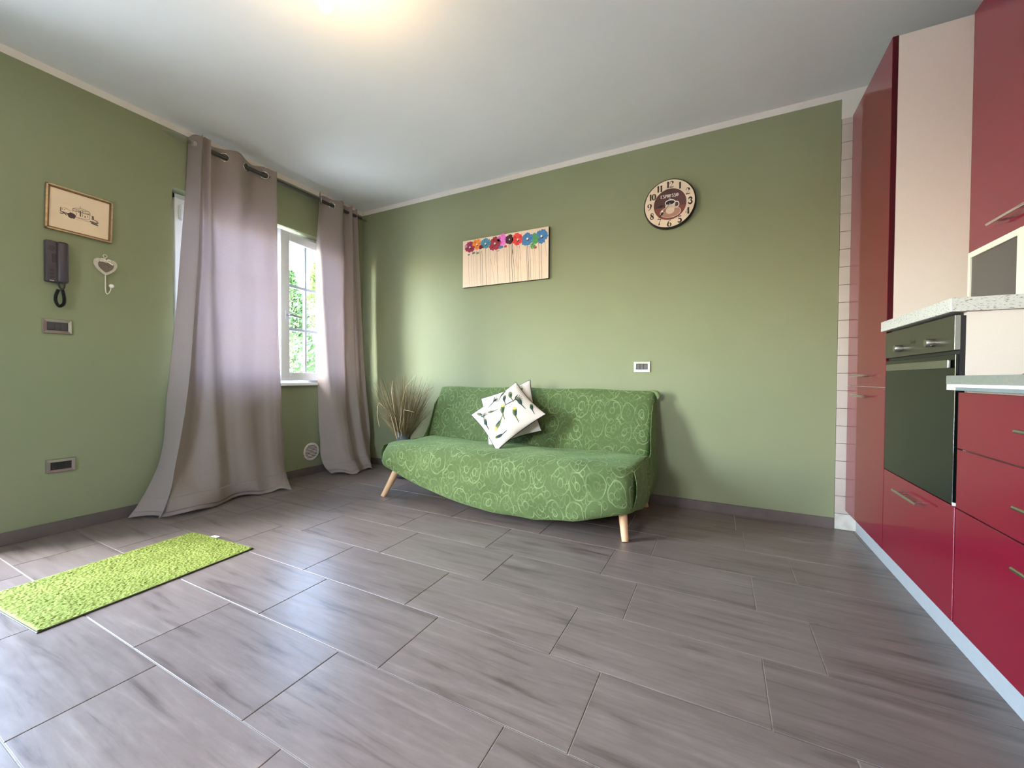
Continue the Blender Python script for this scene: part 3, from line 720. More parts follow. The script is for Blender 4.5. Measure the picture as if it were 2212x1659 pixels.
def glyph(ch):
    """high contrast numerals and capitals: list of (points, widths), height 1, width about .6"""
    if ch == '0': return [(arc(.3, .5, .22, .47, 90, 270), fat(15, T, F_T)), (arc(.3, .5, .22, .47, 270, 450), fat(15, T, F_T))]
    if ch == '1': return [([(.3, 0), (.3, 1)], F_T), ([(.30, .96), (.12, .82)], T)]
    if ch == '2': return [(arc(.28, .72, .22, .25, 200, 90, 8)+arc(.28, .72, .22, .25, 90, -40, 8)[1:]+[(.06, .06)], fat(9, .14, T)+[T+.02, .14, F_T, F_T, F_T, .18, .1, T, T]), ([(.04, .06), (.56, .06)], [.14, .12]), ([(.56, .04), (.58, .22)], T)]
    if ch == '3': return [(arc(.26, .74, .2, .23, 190, -90, 14), fat(15, .1, F_T)), (arc(.26, .27, .24, .25, 90, -190, 14), fat(15, .08, F_T+.02))]
    if ch == '4': return [([(.42, 0), (.42, 1)], F_T), ([(.42, .98), (.02, .28)], T), ([(.0, .28), (.62, .28)], T)]
    if ch == '5': return [([(.14, .94), (.52, .94)], .14), ([(.12, .94), (.10, .5)], T), (arc(.27, .3, .24, .28, 130, -170, 14), fat(15, .07, F_T+.02))]
    if ch == '6': return [(arc(.3, .3, .23, .27, 90, 270), fat(15, T, F_T)), (arc(.3, .3, .23, .27, 270, 450), fat(15, T, F_T*.8)), ([(.08, .36), (.14, .7), (.34, .93), (.5, .95)], [F_T*.8, F_T*.6, T+.02, .1])]
    if ch == '7': return [([(.04, .93), (.58, .93)], [.1, .16]), ([(.57, .9), (.36, .5), (.26, .03)], [T, .08, F_T])]
    if ch == '8': return [(arc(.3, .74, .19, .23, 0, 360, 20), fat(21, .08, .12)), (arc(.3, .26, .23, .25, 0, 360, 20), fat(21, .08, .14)), ([(.14, .82), (.48, .2)], [.1, .16])]
    if ch == '9': return [([(.6-a, 1-b) for a, b in p], w) for p, w in glyph('6')]
    if ch == 'E': return [([(.12, 0), (.12, 1)], .18), ([(.02, .95), (.52, .95)], .09), ([(.1, .5), (.42, .5)], .08), ([(.02, .05), (.54, .05)], .09)]
    if ch == 'S': return [(arc(.3, .74, .2, .22, 30, 250, 10)+arc(.3, .26, .22, .24, 90, -150, 12), fat(11, .08, .16)+fat(13, .16, .14))]
    if ch == 'P': return [([(.14, 0), (.14, 1)], .18), ([(.02, .04), (.3, .04)], .07), (arc(.2, .72, .32, .25, 95, -95, 10), fat(11, .08, .18))]
    if ch == 'R': return glyph('P')[:1]+[glyph('P')[2]]+[([(.28, .47), (.56, .02)], .17), ([(.02, .04), (.26, .04)], .07)]
    if ch == 'O': return glyph('0')
    if ch == 'C': return [(arc(.32, .5, .26, .47, 50, 310, 14), fat(15, .08, .17))]
    if ch == 'a': return [(arc(.26, .26, .2, .25, 0, 360, 14), .11), ([(.48, .5), (.48, 0)], .11)]
    if ch == 'n': return [([(.1, 0), (.1, .5)], .11), (arc(.28, .28, .19, .22, 180, 0, 8)+[(.47, 0)], .11)]
    if ch == 'd': return [(arc(.26, .26, .2, .25, 0, 360, 14), .11), ([(.48, 1), (.48, 0)], .11)]
    if ch == 'y': return [([(.06, .5), (.27, .02)], .11), ([(.5, .5), (.18, -.3)], .11)]
    return []
def write(bm, text, x, y, h, place, adv=.66, lift=0, ang=0):
    for i, ch in enumerate(text):
        for p, w in glyph(ch):
            pts = [(x+(i*adv+a)*h, y+b*h) for a, b in p]
            ribbon(bm, pts, [k*h for k in w] if isinstance(w, list) else w*h, place, lift)

clock = thing('wall_clock', 'round cream wall clock with an espresso cup on its brown centre', 'clock', (2.95, 0, 2.083))
lathe('case', [(.160, 0), (.168, .004), (.168, .030), (.164, .034), (.0, .034)], mat('black_clock_rim', (24, 18, 15), .4), clock, 72, 'y')
lathe('dial', [(.160, .0335), (.160, .0362), (.0, .0362)], mat('antique_cream_dial', (236, 214, 186), .5, var=.10, scale=14), clock, 72, 'y')
def cp(u, v, lift): return Vector((u, -.0364-lift, v))
bm = bmesh.new(); polyf(bm, arc(.004, -.006, .1045, .1055, 0, 359, 60), cp, .0003); bobj('brown_disc', bm, mat('print_coffee_brown', (84, 50, 46), .5, var=.2, scale=12), clock)
bm = bmesh.new(); polyf(bm, arc(.004, -.006, .1045, .1055, 190, 351, 40), cp, .0006); bobj('table_print', bm, mat('print_russet', (128, 66, 52), .5, var=.12, scale=16), clock)
bm = bmesh.new()
ribbon(bm, arc(.004, -.006, .1035, .1045, 0, 360, 60), .0022, cp, .0008); bobj('disc_outline', bm, mat('print_dark_red', (90, 34, 30), .5), clock)
saucer = mat('print_saucer', (176, 130, 106), .5, var=.1); cupm = mat('print_cup_cream', (232, 206, 182), .5, var=.08, scale=40); white = mat('print_white', (244, 238, 230), .5)
bm = bmesh.new(); polyf(bm, arc(.008, -.062, .066, .036, 0, 359, 36), cp, .0009); bobj('saucer', bm, saucer, clock)
bm = bmesh.new(); ribbon(bm, arc(.008, -.060, .066, .036, 0, 360, 40), .002, cp, .0012); bobj('saucer_rim', bm, white, clock)
bm = bmesh.new(); polyf(bm, [(-.028, .004)]+arc(.006, -.05, .027, .022, 200, 340, 12)+[(.040, .004)], cp, .0012); bobj('cup', bm, cupm, clock)
bm = bmesh.new(); polyf(bm, arc(.006, .006, .034, .019, 0, 359, 30), cp, .0015); bobj('cup_rim', bm, white, clock)
bm = bmesh.new(); polyf(bm, arc(.006, .005, .029, .014, 0, 359, 30), cp, .0018); bobj('coffee', bm, mat('print_black_coffee', (34, 24, 22), .5), clock)
bm = bmesh.new(); ribbon(bm, arc(.044, -.014, .018, .020, 110, -110, 14), .005, cp, .0014); bobj('cup_handle', bm, white, clock)
bm = bmesh.new(); ribbon(bm, [(.001, .022), (-.003, .028), (.003, .033), (-.001, .038)], [.001, .003, .002, .0006], cp, .002); ribbon(bm, [(.010, .022), (.007, .028), (.012, .033)], [.001, .003, .0006], cp, .002); bobj('steam', bm, white, clock)
bm = bmesh.new(); ribbon(bm, [(-.05, -.045), (-.04, -.05), (-.036, -.06)], [.012, .01, .012], cp, .0016); bobj('sugar', bm, white, clock)
bm = bmesh.new(); write(bm, 'ESPRESSO', -.056, .040, .0215, cp, .665, .0016); bobj('lettering', bm, white, clock)
NUM = mat('numeral_brown', (44, 28, 24), .5)
for k in range(1, 13):
    a = math.radians(90-30*k); r_ = .131; tx = str(k); hh_ = .044
    wd = (.6 if len(tx) == 1 else (.6+.5 if tx != '11' else 1.0))*hh_
    bm = bmesh.new(); write(bm, tx, .002+r_*math.cos(a)-wd/2, -.004+r_*math.sin(a)-hh_/2, hh_, cp, .5 if tx != '11' else .46, .0006); bobj('numeral', bm, NUM, clock)
HAND = mat('clock_hand_black', (16, 13, 13), .4)
bm = bmesh.new()
def hand(bm, ang, ln, lift, w):
    d = Vector((math.cos(math.radians(ang)), math.sin(math.radians(ang))))
    P = lambda t: (.004+d.x*t, -.004+d.y*t)
    ribbon(bm, [P(-.01), P(ln*.45), P(ln*.55), P(ln*.66), P(ln*.8), P(ln)], [w, w*.8, w*1.6, w*4.2, w*1.6, w*.3], cp, lift)
hand(bm, 189, .086, .004, .004); bobj('hour_hand', bm, HAND, clock)
bm = bmesh.new(); hand(bm, 231, .118, .0052, .0032); bobj('minute_hand', bm, HAND, clock)
lathe('hub', [(.0030, .0364), (.0030, .043), (.0, .043)], mat('hub_brass', (216, 200, 170), .3, metal=.6), clock, 16, 'y', (.004, 0, -.004))

# painting of dripping flowers
PX0, PX1, PZ0, PZ1 = 1.251, 2.060, 1.670, 2.077
pa = thing('flower_painting', 'cream canvas of bright flowers on dripping stems, left of the clock', 'painting', ((PX0+PX1)/2, 0, (PZ0+PZ1)/2))
box('canvas_edge', rel(pa, (PX0, -.0235, PZ0)), rel(pa, (PX1, 0, PZ1)), mat('black_canvas_edge', (18, 17, 16), .6), pa)
box('canvas', rel(pa, (PX0+.0005, -.0255, PZ0+.0005)), rel(pa, (PX1-.0005, -.0232, PZ1-.0005)), mat('cream_canvas', (238, 214, 190), .6, var=.05, scale=7), pa)
def pp_(u, v, lift): return Vector((u-pa.location.x, -.0257-lift, v-pa.location.z))
def paint(nm, c): return mat('paint_'+nm, c, .6, var=.16, scale=60)
def flower(cx, cz, r, col, seed, petals=5, sx=1.0, lift=.0004, dot=True, dark=None):
    rr = random.Random(seed); e = bpy.data.objects.new('flower', None); COL.objects.link(e); e.parent = pa
    bm = bmesh.new()
    a0 = rr.uniform(0, 360)
    for k in range(petals):
        a = a0+k*360/petals+rr.uniform(-8, 8); w = 360/petals*.62; rl = r*rr.uniform(.9, 1.12)
        pts = [(cx, cz)]
        for q, s_ in ((-w, .72), (-w*.6, 1.0), (-w*.25, .97), (0, 1.08), (w*.3, .95), (w*.65, 1.02), (w, .7)):
            t = math.radians(a+q); pts.append((cx+rl*s_*math.cos(t)*sx, cz+rl*s_*math.sin(t)))
        polyf(bm, pts, pp_, lift+.00012*k)
    bobj('petals', bm, col, e)
    if dark:
        bm = bmesh.new()
        for k in range(3):
            a = math.radians(a0+k*130+20); polyf(bm, [(cx+.2*r*math.cos(a), cz+.2*r*math.sin(a)), (cx+.75*r*math.cos(a-.25), cz+.75*r*math.sin(a-.25)), (cx+.8*r*math.cos(a+.2), cz+.8*r*math.sin(a+.2))], pp_, lift+.0008)
        bobj('petal_shade', bm, dark, e)
    if dot:
        bm = bmesh.new(); polyf(bm, arc(cx+r*.12, cz-r*.18, r*.2, r*.16, 0, 350, 10), pp_, lift+.0010); bobj('flower_eye', bm, paint('black', (20, 16, 18)), e)
        bm = bmesh.new(); polyf(bm, arc(cx+.02*r, cz-.02*r, r*.16, r*.17, 0, 350, 10), pp_, lift+.0012); bobj('flower_dot', bm, paint('white', (244, 240, 236)), e)  # white dot of the picture at the flower centre
    return e
MAR = paint('maroon', (112, 20, 44)); BLU = paint('blue', (66, 112, 150)); GRY = paint('grey_green', (120, 124, 118))
stems = [[1.3089,1.9342,1.3195,1.6785],[1.3391,1.9454,1.3468,1.6759],[1.3601,1.9477,1.3708,1.6735],[1.3868,1.9794,1.3918,1.6715],[1.3958,1.9782,1.4037,1.6704],[1.4283,1.9738,1.4391,1.6719],[1.446,1.9714,1.4568,1.6702],[1.4809,1.9865,1.4947,1.6705],[1.5128,1.982,1.5207,1.6715],[1.5272,1.98,1.5379,1.6705],[1.5335,1.8903,1.5779,1.6708],[1.5673,1.9548,1.5739,1.8261],[1.5786,1.9631,1.5879,1.8539],[1.5927,1.9709,1.6061,1.6704],[1.6597,1.981,1.6758,1.6781],[1.6846,1.9775,1.6887,1.793],[1.6958,1.9469,1.7,1.753],[1.7092,1.9836,1.7198,1.6712],[1.7283,1.9809,1.7443,1.6711],[1.7364,1.9893,1.754,1.8142],[1.754,1.8142,1.7659,1.6713],[1.7528,1.9678,1.7757,1.7924],[1.7744,1.9647,1.7901,1.6713],[1.7905,1.9625,1.8008,1.6705],[1.8065,1.9602,1.8158,1.7972],[1.8158,1.7972,1.8248,1.6705],[1.8646,1.9614,1.88,1.6716],[1.8777,1.9595,1.8931,1.6705],[1.896,1.9475,1.9112,1.6731],[1.9247,1.9153,1.9371,1.6705],[1.9402,1.9132,1.9499,1.6705],[1.9755,1.9595,1.9856,1.6705],[1.9957,1.9612,2.0058,1.6705],[2.0284,1.961,2.045,1.8426]]
dark_i = {5, 6, 7, 13, 17, 18, 19, 20, 26, 27, 28, 31, 32}; brown_i = {22, 23, 24}
for i, (a, b, c, d) in enumerate(stems):
    bm = bmesh.new(); wd = .0036 if i in (17, 18, 19, 27) else (.0026 if i in dark_i else .0017)
    mid = [(a+(c-a)*t+.0012*math.sin(t*9+i), b+(d-b)*t) for t in (0, .2, .4, .6, .8, 1)]
    ws = [wd*1.3, wd, wd*(2.6 if i == 19 else 1), wd*(1.8 if i in brown_i else 1), wd, wd*.9]
    ribbon(bm, mid, ws, pp_, .0002)
    bobj('stem', bm, paint('stem_black', (46, 38, 34)) if i in dark_i else (paint('stem_rust', (150, 74, 52)) if i in brown_i else paint('stem_brown', (158, 122, 100))), pa)
flower(1.3235, 2.0150, .048, paint('purple_red', (150, 34, 66)), 1, dark=MAR)
flower(1.3954, 2.0300, .044, paint('orange', (238, 136, 44)), 2, dark=paint('deep_orange', (214, 96, 40)))
flower(1.4807, 2.0240, .047, paint('teal', (70, 134, 156)), 3, dark=BLU)
flower(1.5726, 2.0130, .056, paint('crimson', (158, 30, 56)), 4, dark=MAR)
flower(1.6455, 2.0316, .046, paint('pink', (236, 122, 206)), 5, dark=paint('deep_pink', (206, 84, 170)), dot=False)
flower(1.7116, 2.0250, .041, paint('plum', (70, 18, 38)), 6, dark=paint('black', (20, 16, 18)))
flower(1.7874, 2.0140, .052, paint('red', (226, 62, 48)), 7, dark=paint('deep_red', (190, 40, 38)))
flower(1.9394, 2.0020, .046, paint('green', (78, 150, 82)), 9, sx=.8, lift=.0003, dot=False)
flower(1.9245, 1.9435, .024, paint('green', (78, 150, 82)), 19, 4, dot=False, dark=paint('light_green', (130, 196, 110)))
flower(1.8747, 2.0071, .052, paint('cobalt', (64, 124, 178)), 8, dark=BLU)
flower(1.9979, 2.0090, .054, paint('cobalt', (64, 124, 178)), 10, dark=BLU)
for cx, cz, w_, h_, c in ((1.632, 1.9728, .024, .013, BLU), (1.6764, 1.9738, .013, .011, paint('rose', (190, 60, 70))), (1.3148, 1.9512, .012, .008, GRY), (1.363, 1.96, .016, .010, GRY), (1.4048, 1.9540, .015, .009, GRY), (1.437, 2.000, .022, .018, MAR), (1.9477, 1.9262, .012, .010, paint('rose', (190, 60, 70))), (1.605, 1.946, .014, .003, paint('stem_brown', (158, 122, 100))), (1.284, 2.028, .014, .014, paint('mauve', (176, 124, 150)))):
    bm = bmesh.new(); polyf(bm, [(cx-w_, cz-h_*.6), (cx-w_*.3, cz-h_), (cx+w_, cz-h_*.5), (cx+w_*.8, cz+h_*.8), (cx-w_*.2, cz+h_), (cx-w_*.9, cz+h_*.7)], pp_, .0008); bobj('paint_dab', bm, c, pa)

# switch plates and sockets (chromed frame, dark modules)
def plate(name, label, cat, loc, rz, w, h, mods, kind):
    """built facing -y; rz turns it for the left wall"""
    t = thing(name, label, cat, loc, None, (0, 0, rz))
    o = .014
    bm = bmesh.new(); wi, hi = w*.66 if w > h*1.2 else w*.6, h*.52
    outer = [(-w/2, -h/2), (w/2, -h/2), (w/2, h/2), (-w/2, h/2)]; inner = [(-wi/2, -hi/2), (wi/2, -hi/2), (wi/2, hi/2), (-wi/2, hi/2)]
    def ring(pts, y, s=1): return [bm.verts.new((a*s, y, b*s)) for a, b in pts]
    r0 = ring(outer, 0); r1 = ring(outer, -.005, .985); r2_ = ring(outer, -.011, .93); r3 = ring(inner, -.010, 1.06); r4 = ring(inner, -.006)
    for A, B in ((r0, r1), (r1, r2_), (r2_, r3), (r3, r4)):
        for k in range(4): bm.faces.new((A[k], A[(k+1) % 4], B[(k+1) % 4], B[k]))
    bobj('plate_frame', bm, mat('plate_satin_chrome', (176, 174, 166), .2, metal=.85, var=.04), t)
    box('backing', (-wi/2, -.004, -hi/2), (wi/2, -.001, hi/2), DARK, t)
    mw = wi/mods
    MOD = mat('module_dark_grey', (62, 58, 60), .4, var=.03)
    for k in range(mods):
        x = -wi/2+mw*k
        b = box('rocker' if kind == 'switch' else 'socket_module', (x+.0006, -.009 if kind == 'switch' else -.0065, -hi/2+.001), (x+mw-.0006, -.003, hi/2-.001), MOD if kind == 'switch' else BLACKP, t, bev=.001)
        if kind != 'switch' and k < 2:
            for q in (-1, 0, 1):
                tube('socket_hole', [(x+mw/2, -.0066, q*.008), (x+mw/2, -.0060, q*.008)], .0022, DARK, b, 10)
    return t
plate('wall_switch', 'small chrome framed switch plate on the back wall above the sofa', 'switch', (2.777, 0, .968), 0, .117, .078, 3, 'switch')
plate('wall_switch', 'wide chrome framed switch plate below the intercom', 'switch', (0, -2.156, 1.150), math.pi/2, .116, .083, 3, 'switch')
plate('wall_socket', 'chrome framed socket plate low on the left wall', 'socket', (0, -2.148, .378), math.pi/2, .118, .076, 3, 'socket')

# framed sketch
fp = thing('framed_sketch', 'gold framed ink sketch of a villa above the intercom', 'picture', (0, -2.0625, 1.800), None, (math.radians(-1.7), 0, 0))
GOLD = mat('worn_gold_frame', (170, 148, 116), .38, metal=.55, var=.22, scale=45); BRN = mat('brown_frame_lip', (112, 84, 52), .45, var=.1, scale=30)
fw_, fh_ = .272, .247
def frame_ring(name, w, h, b, x0, x1, m):
    return boxes(name, [((x0, -w/2, -h/2), (x1, -w/2+b, h/2)), ((x0, w/2-b, -h/2), (x1, w/2, h/2)), ((x0, -w/2, -h/2), (x1, w/2, -h/2+b)), ((x0, -w/2, h/2-b), (x1, w/2, h/2))], m, fp, .0012)
frame_ring('frame', fw_, fh_, .0085, .0025, .020, GOLD); frame_ring('frame_lip', fw_-.012, fh_-.012, .009, .0025, .016, BRN)
box('backing_board', (.0022, -fw_/2+.006, -fh_/2+.006), (.006, fw_/2-.006, fh_/2-.006), BRN, fp)
box('paper', (.006, -fw_/2+.010, -fh_/2+.010), (.0085, fw_/2-.010, fh_/2-.010), mat('cream_paper', (238, 212, 178), .7, var=.03, scale=10), fp)
def sp(u, v, lift): return Vector((.0087+lift, u, v))
INK = mat('sepia_ink', (92, 74, 68), .7, var=.2, scale=80)
bm = bmesh.new(); ribbon(bm, [(-.075, .040), (.062, .036)], .0007, sp, .0001); bobj('plate_mark', bm, mat('plate_mark_tan', (206, 182, 150), .7), fp)
bm = bmesh.new(); L_ = []
L_ += [([(-.031, .022), (.038, .028)], .002), ([(-.031, .022), (-.020, .028), (0, .034), (.018, .033), (.038, .028)], .0018), ([(0, .034), (0, .046)], .0014), ([(-.030, .010), (.040, .012)], .003), ([(-.030, .022), (-.028, -.028)], .0012), ([(.038, .028), (.038, -.014)], .0012), ([(-.030, -.028), (.040, -.016)], .0016), ([(0, .02), (.001, -.012)], .005), ([(.020, -.002), (.020, -.012)], .004), ([(-.016, .004), (-.016, -.010)], .002), ([(.010, .004), (.010, -.01)], .0018), ([(.030, .004), (.030, -.008)], .0018), ([(.040, .024), (.048, -.012)], .0012)]
L_ += [([(-.078, .010), (-.062, .014), (-.034, .006)], .0013), ([(-.078, .010), (-.078, -.008)], .003), ([(-.072, .006), (-.072, -.002)], .003), ([(-.062, .006), (-.062, 0)], .0025), ([(-.060, .012), (-.034, -.006)], .001), ([(-.080, -.010), (-.052, -.016)], .004), ([(-.070, -.014), (-.052, -.026)], .004), ([(-.080, -.022), (-.066, -.022)], .005), ([(.052, .010), (.054, -.012)], .007), ([(.048, -.010), (.076, -.012)], .003), ([(.040, -.024), (.074, -.028)], .007), ([(.046, -.032), (.076, -.038)], .007), ([(.066, -.016), (.078, -.022)], .004), ([(-.014, -.02), (.02, -.026), (.04, -.03)], .0016), ([(-.02, -.034), (.03, -.03)], .0008)]
for p, w in L_: ribbon(bm, p, w, sp, .0002)
for k in range(120):
    cx, cz = random.choice([(.060, -.026), (.060, -.034), (-.066, -.014), (0, .016), (.02, .018), (-.02, .016), (.066, -.02)]); cx += random.uniform(-.014, .014); cz += random.uniform(-.005, .005); a = random.uniform(-.5, .5)
    ribbon(bm, [(cx, cz), (cx+.005*math.cos(a), cz+.005*math.sin(a))], .0009, sp, .0003)
bobj('ink_drawing', bm, INK, fp)
bm = bmesh.new(); polyf(bm, [(-.034+.017*math.cos(t)*(1+.12*math.sin(5*t)), -.020+.016*math.sin(t)*(1+.1*math.cos(7*t))) for t in np.linspace(0, 6.1, 22)], sp, .0004); bobj('ink_bush', bm, mat('ink_bush_dark', (78, 56, 56), .7, var=.3, scale=120), fp)

# intercom handset
ic = thing('intercom', 'dark plum wall intercom with a handset and short coiled cord', 'intercom', (0, -2.160, 1.502))
PLUM = mat('dark_plum_plastic', (62, 54, 62), .4, var=.04)
PLUMD = mat('plum_darker_plastic', (44, 38, 46), .45)  # darker plum plastic for grip, speaker, buttons and cord leads
box('body', (0, -.0445, -.113), (.032, .003, .112), PLUM, ic, bev=.006, seg=2)
bm = bmesh.new(); box_bm(bm, (0, -.003, -.113), (.050, .041, .112), .012, 3); bobj('handset', bm, PLUM, ic, True, math.radians(40))
box('finger_grip', (.0315, -.020, -.005), (.0335, -.003, .040), PLUMD, ic, bev=.0008)
lathe('speaker', [(.013, .0318), (.013, .0332), (.0105, .0332), (.0100, .0322), (0, .0322)], PLUMD, ic, 24, 'x', (0, -.022, .070))
for q in (-.048, -.068, -.088):
    lathe('call_button', [(.0078, .0318), (.0078, .0330), (.0065, .0330), (.0060, .0338), (0, .0338)], PLUMD, ic, 20, 'x', (0, -.021, q))
box('name_tag', (.0318, -.030, -.1075), (.0326, -.014, -.1035), mat('silver_tag', (190, 186, 190), .3, metal=.6), ic)
tube('cord_lead', [(.028, .001, -.108), (.028, .008, -.135), (.028, .016, -.150)], .0045, PLUMD, ic)
tube('cord_lead', [(.034, .026, -.108), (.033, .024, -.135), (.030, .018, -.150)], .0045, PLUMD, ic)
path = catmull([(.030, .003, -.150), (.030, -.006, -.180), (.030, -.008, -.212), (.030, .001, -.238), (.030, .010, -.240), (.030, .022, -.226), (.030, .025, -.200), (.030, .022, -.172), (.030, .019, -.150)], 260)
pts, rad = [], []
for i, p in enumerate(path): pts.append(p); rad.append(.0072+.0014*math.sin(i*1.25))
tube('coiled_cord', pts, rad, BLACKP, ic, 10)

# heart hook
hk = thing('heart_wall_hook', 'small grey wooden heart wall hook with a white bow and knob', 'hook', (0, -1.9575, 1.525))
def heart(s, n=40):
    out = []
    for k in range(n):
        t = 2*math.pi*k/n; sn = math.sin(t); x = math.copysign(abs(sn)**1.7, sn); y = 12*math.cos(t)-3.2*math.cos(2*t)-1.1*math.cos(3*t)-.4*math.cos(4*t)
        out.append((x*s, (y+2.2)/13.2*s*.99))
    return out
def extr(name, pts, x0, x1, m, parent, bev=0):
    bm = bmesh.new(); a = [bm.verts.new((x0, p[0], p[1])) for p in pts]; b = [bm.verts.new((x1, p[0], p[1])) for p in pts]
    n = len(pts)
    for k in range(n): bm.faces.new((a[k], a[(k+1) % n], b[(k+1) % n], b[k]))
    bm.faces.new(a[::-1]); f = bm.faces.new(b)
    if bev: bmesh.ops.bevel(bm, geom=list(f.edges), offset=bev, segments=2, affect='EDGES')
    return bobj(name, bm, m, parent)
extr('heart_board', [(a, b) for a, b in heart(.0525)], .004, .016, mat('whitewashed_wood', (198, 190, 172), .7, var=.12, scale=60), hk, .003)
extr('heart_inset', [(a, b-.001) for a, b in heart(.0345)], .0155, .0185, mat('grey_wicker_inset', (112, 98, 84), .8, var=.3, scale=160, bump=.5, bscale=300), hk)
IV = mat('ivory_metal', (222, 214, 196), .4)
tube('hanging_ring', [(.008, .0085*math.cos(t)-.001, .0655+.0085*math.sin(t)) for t in np.linspace(0, 2*math.pi, 20)], .0022, IV, hk, 8)
tube('stem', [(.008, -.001, .057), (.008, -.001, -.128), (.011, .000, -.150), (.020, .003, -.160), (.032, .007, -.154), (.040, .011, -.138), (.043, .0125, -.122)], .0026, IV, hk, 10)
lathe('knob', [(0, -.0115), (.007, -.010), (.0115, -.003), (.0115, .004), (.008, .0095), (0, .0115)], mat('white_porcelain', (240, 236, 226), .2), hk, 20, 'z', (.045, .0145, -.113))
BOW = mat('white_ribbon', (240, 230, 222), .5)
bm = bmesh.new()
def hp_(u, v, l): return Vector((.0195+l, u, v))
ribbon(bm, [(0, .036), (-.012, .045), (-.024, .043)], [.003, .008, .006], hp_, .002); ribbon(bm, [(0, .036), (.010, .044), (.022, .041)], [.003, .009, .007], hp_, .002)
ribbon(bm, [(0, .036), (-.014, .032), (-.026, .030)], [.003, .006, .007], hp_, .001); ribbon(bm, [(0, .036), (.014, .028), (.030, .019)], [.003, .007, .008], hp_, .001)
o = bobj('bow', bm, BOW, hk); o.modifiers.new('t', 'SOLIDIFY').thickness = .0015

# round vent
vt = thing('round_vent', 'round white louvred vent grille low on the wall under the window', 'vent', (0, -.588, .205))
VW = mat('white_vent_plastic', (216, 206, 196), .45)
lathe('vent_ring', [(.078, 0), (.079, .006), (.073, .010), (.066, .010), (.064, .003), (.064, 0)], VW, vt, 48, 'x')
lathe('vent_back', [(.065, 0), (.065, .0015), (0, .0015)], mat('vent_back_dark', (60, 40, 40), .8), vt, 40, 'x')  # dark brown disc behind the louvres
for k in range(10):
    z = -.0585+.013*k; hw_ = math.sqrt(max(.0001, .065**2-z*z))
    bm = bmesh.new(); box_bm(bm, (-.004, -hw_, -.0012), (.004, hw_, .0012)); o = bobj('louvre', bm, VW, vt); o.location = (.006, 0, z); o.rotation_euler = (0, .75, 0)

# ------------------------------------------------------------------ green mat
mt = thing('floor_mat', 'lime green rectangular floor mat with black rubber edge', 'rug', (.935, -2.168, 0), None, (0, 0, math.radians(90+3.6)))
ML, MW_ = .752, .515
box('rubber_base', (-ML/2, -MW_/2, .0005), (ML/2, MW_/2, .0045), BLACKP, mt, bev=.001)
nx, ny = 230, 158; V = []
hgt = rng.normal(0, 1, (nx, ny)); hgt = (hgt+np.roll(hgt, 1, 0)*.7+np.roll(hgt, 1, 1)*.7)*.0011
for i in range(nx):
    for j in range(ny):
        ed = i in (0, nx-1) or j in (0, ny-1)
        V.append(((-ML/2+.006)+(ML-.012)*i/(nx-1), (-MW_/2+.006)+(MW_-.012)*j/(ny-1), .0046 if ed else .0082+float(hgt[i, j])))
def mat_pile():
    m, n, l, b = new_mat('lime_mat_pile'); tc = n.new('ShaderNodeTexCoord')
    a = node(n, 'ShaderNodeTexNoise', Scale=210.0, Detail=3.0, Roughness=.7); l.new(tc.outputs['Object'], a.inputs['Vector'])
    c = node(n, 'ShaderNodeTexNoise', Scale=6.0, Detail=2.0); l.new(tc.outputs['Object'], c.inputs['Vector'])
    sm = node(n, 'ShaderNodeMath', operation='MULTIPLY_ADD'); l.new(c.outputs['Fac'], sm.inputs[0]); sm.inputs[1].default_value = .25; l.new(a.outputs['Fac'], sm.inputs[2])
    r = ramp(n, [(.42, lin((84, 96, 36))), (.62, lin((122, 134, 60))), (.82, lin((154, 164, 92)))]); l.new(sm.outputs['Value'], r.inputs['Fac'])
    l.new(r.outputs['Color'], b.inputs['Base Color']); b.inputs['Roughness'].default_value = .9; b.inputs['Specular IOR Level'].default_value = .15
    return m
o = obj('pile', V, grid_faces(nx, ny), mat_pile(), mt, True); o['kind'] = 'stuff'
boxes('edge_border', [((-ML/2+.004, -MW_/2+.004, .004), (-ML/2+.014, MW_/2-.004, .0078)), ((ML/2-.014, -MW_/2+.004, .004), (ML/2-.004, MW_/2-.004, .0078)), ((-ML/2+.004, -MW_/2+.004, .004), (ML/2-.004, -MW_/2+.010, .0078)), ((-ML/2+.004, MW_/2-.010, .004), (ML/2-.004, MW_/2-.004, .0078))], mat('lime_binding', (140, 152, 74), .8, var=.1), mt)
box('care_label', (ML/2-.004, MW_/2-.20, .003), (ML/2+.022, MW_/2-.155, .0048), mat('white_label', (240, 236, 232), .6), mt)

# ------------------------------------------------------------------ kitchen along the right wall
XD = 3.935                                    # front plane of the doors
XP = 3.988                                    # plinth plane
def bar_handle(parent, xf, ya, yb, z, name='handle'):
    """bar handle on a front facing -x, in the parent's local space"""
    L = rel(parent, (xf, 0, z)); ya -= parent.location.y; yb -= parent.location.y; x, zz = L[0], L[2]
    ins = .012
    bm = bmesh.new()
    tube('', [(x-.030, ya, zz), (x-.030, yb, zz)], .0052, None, None, 12, True, bm)
    for yy in (ya+ins*(1 if yb > ya else -1)*4, yb-ins*(1 if yb > ya else -1)*4): tube('', [(x, yy, zz), (x-.030, yy, zz)], .0042, None, None, 10, True, bm)
    return bobj(name, bm, CHROME, parent, True, math.radians(50))
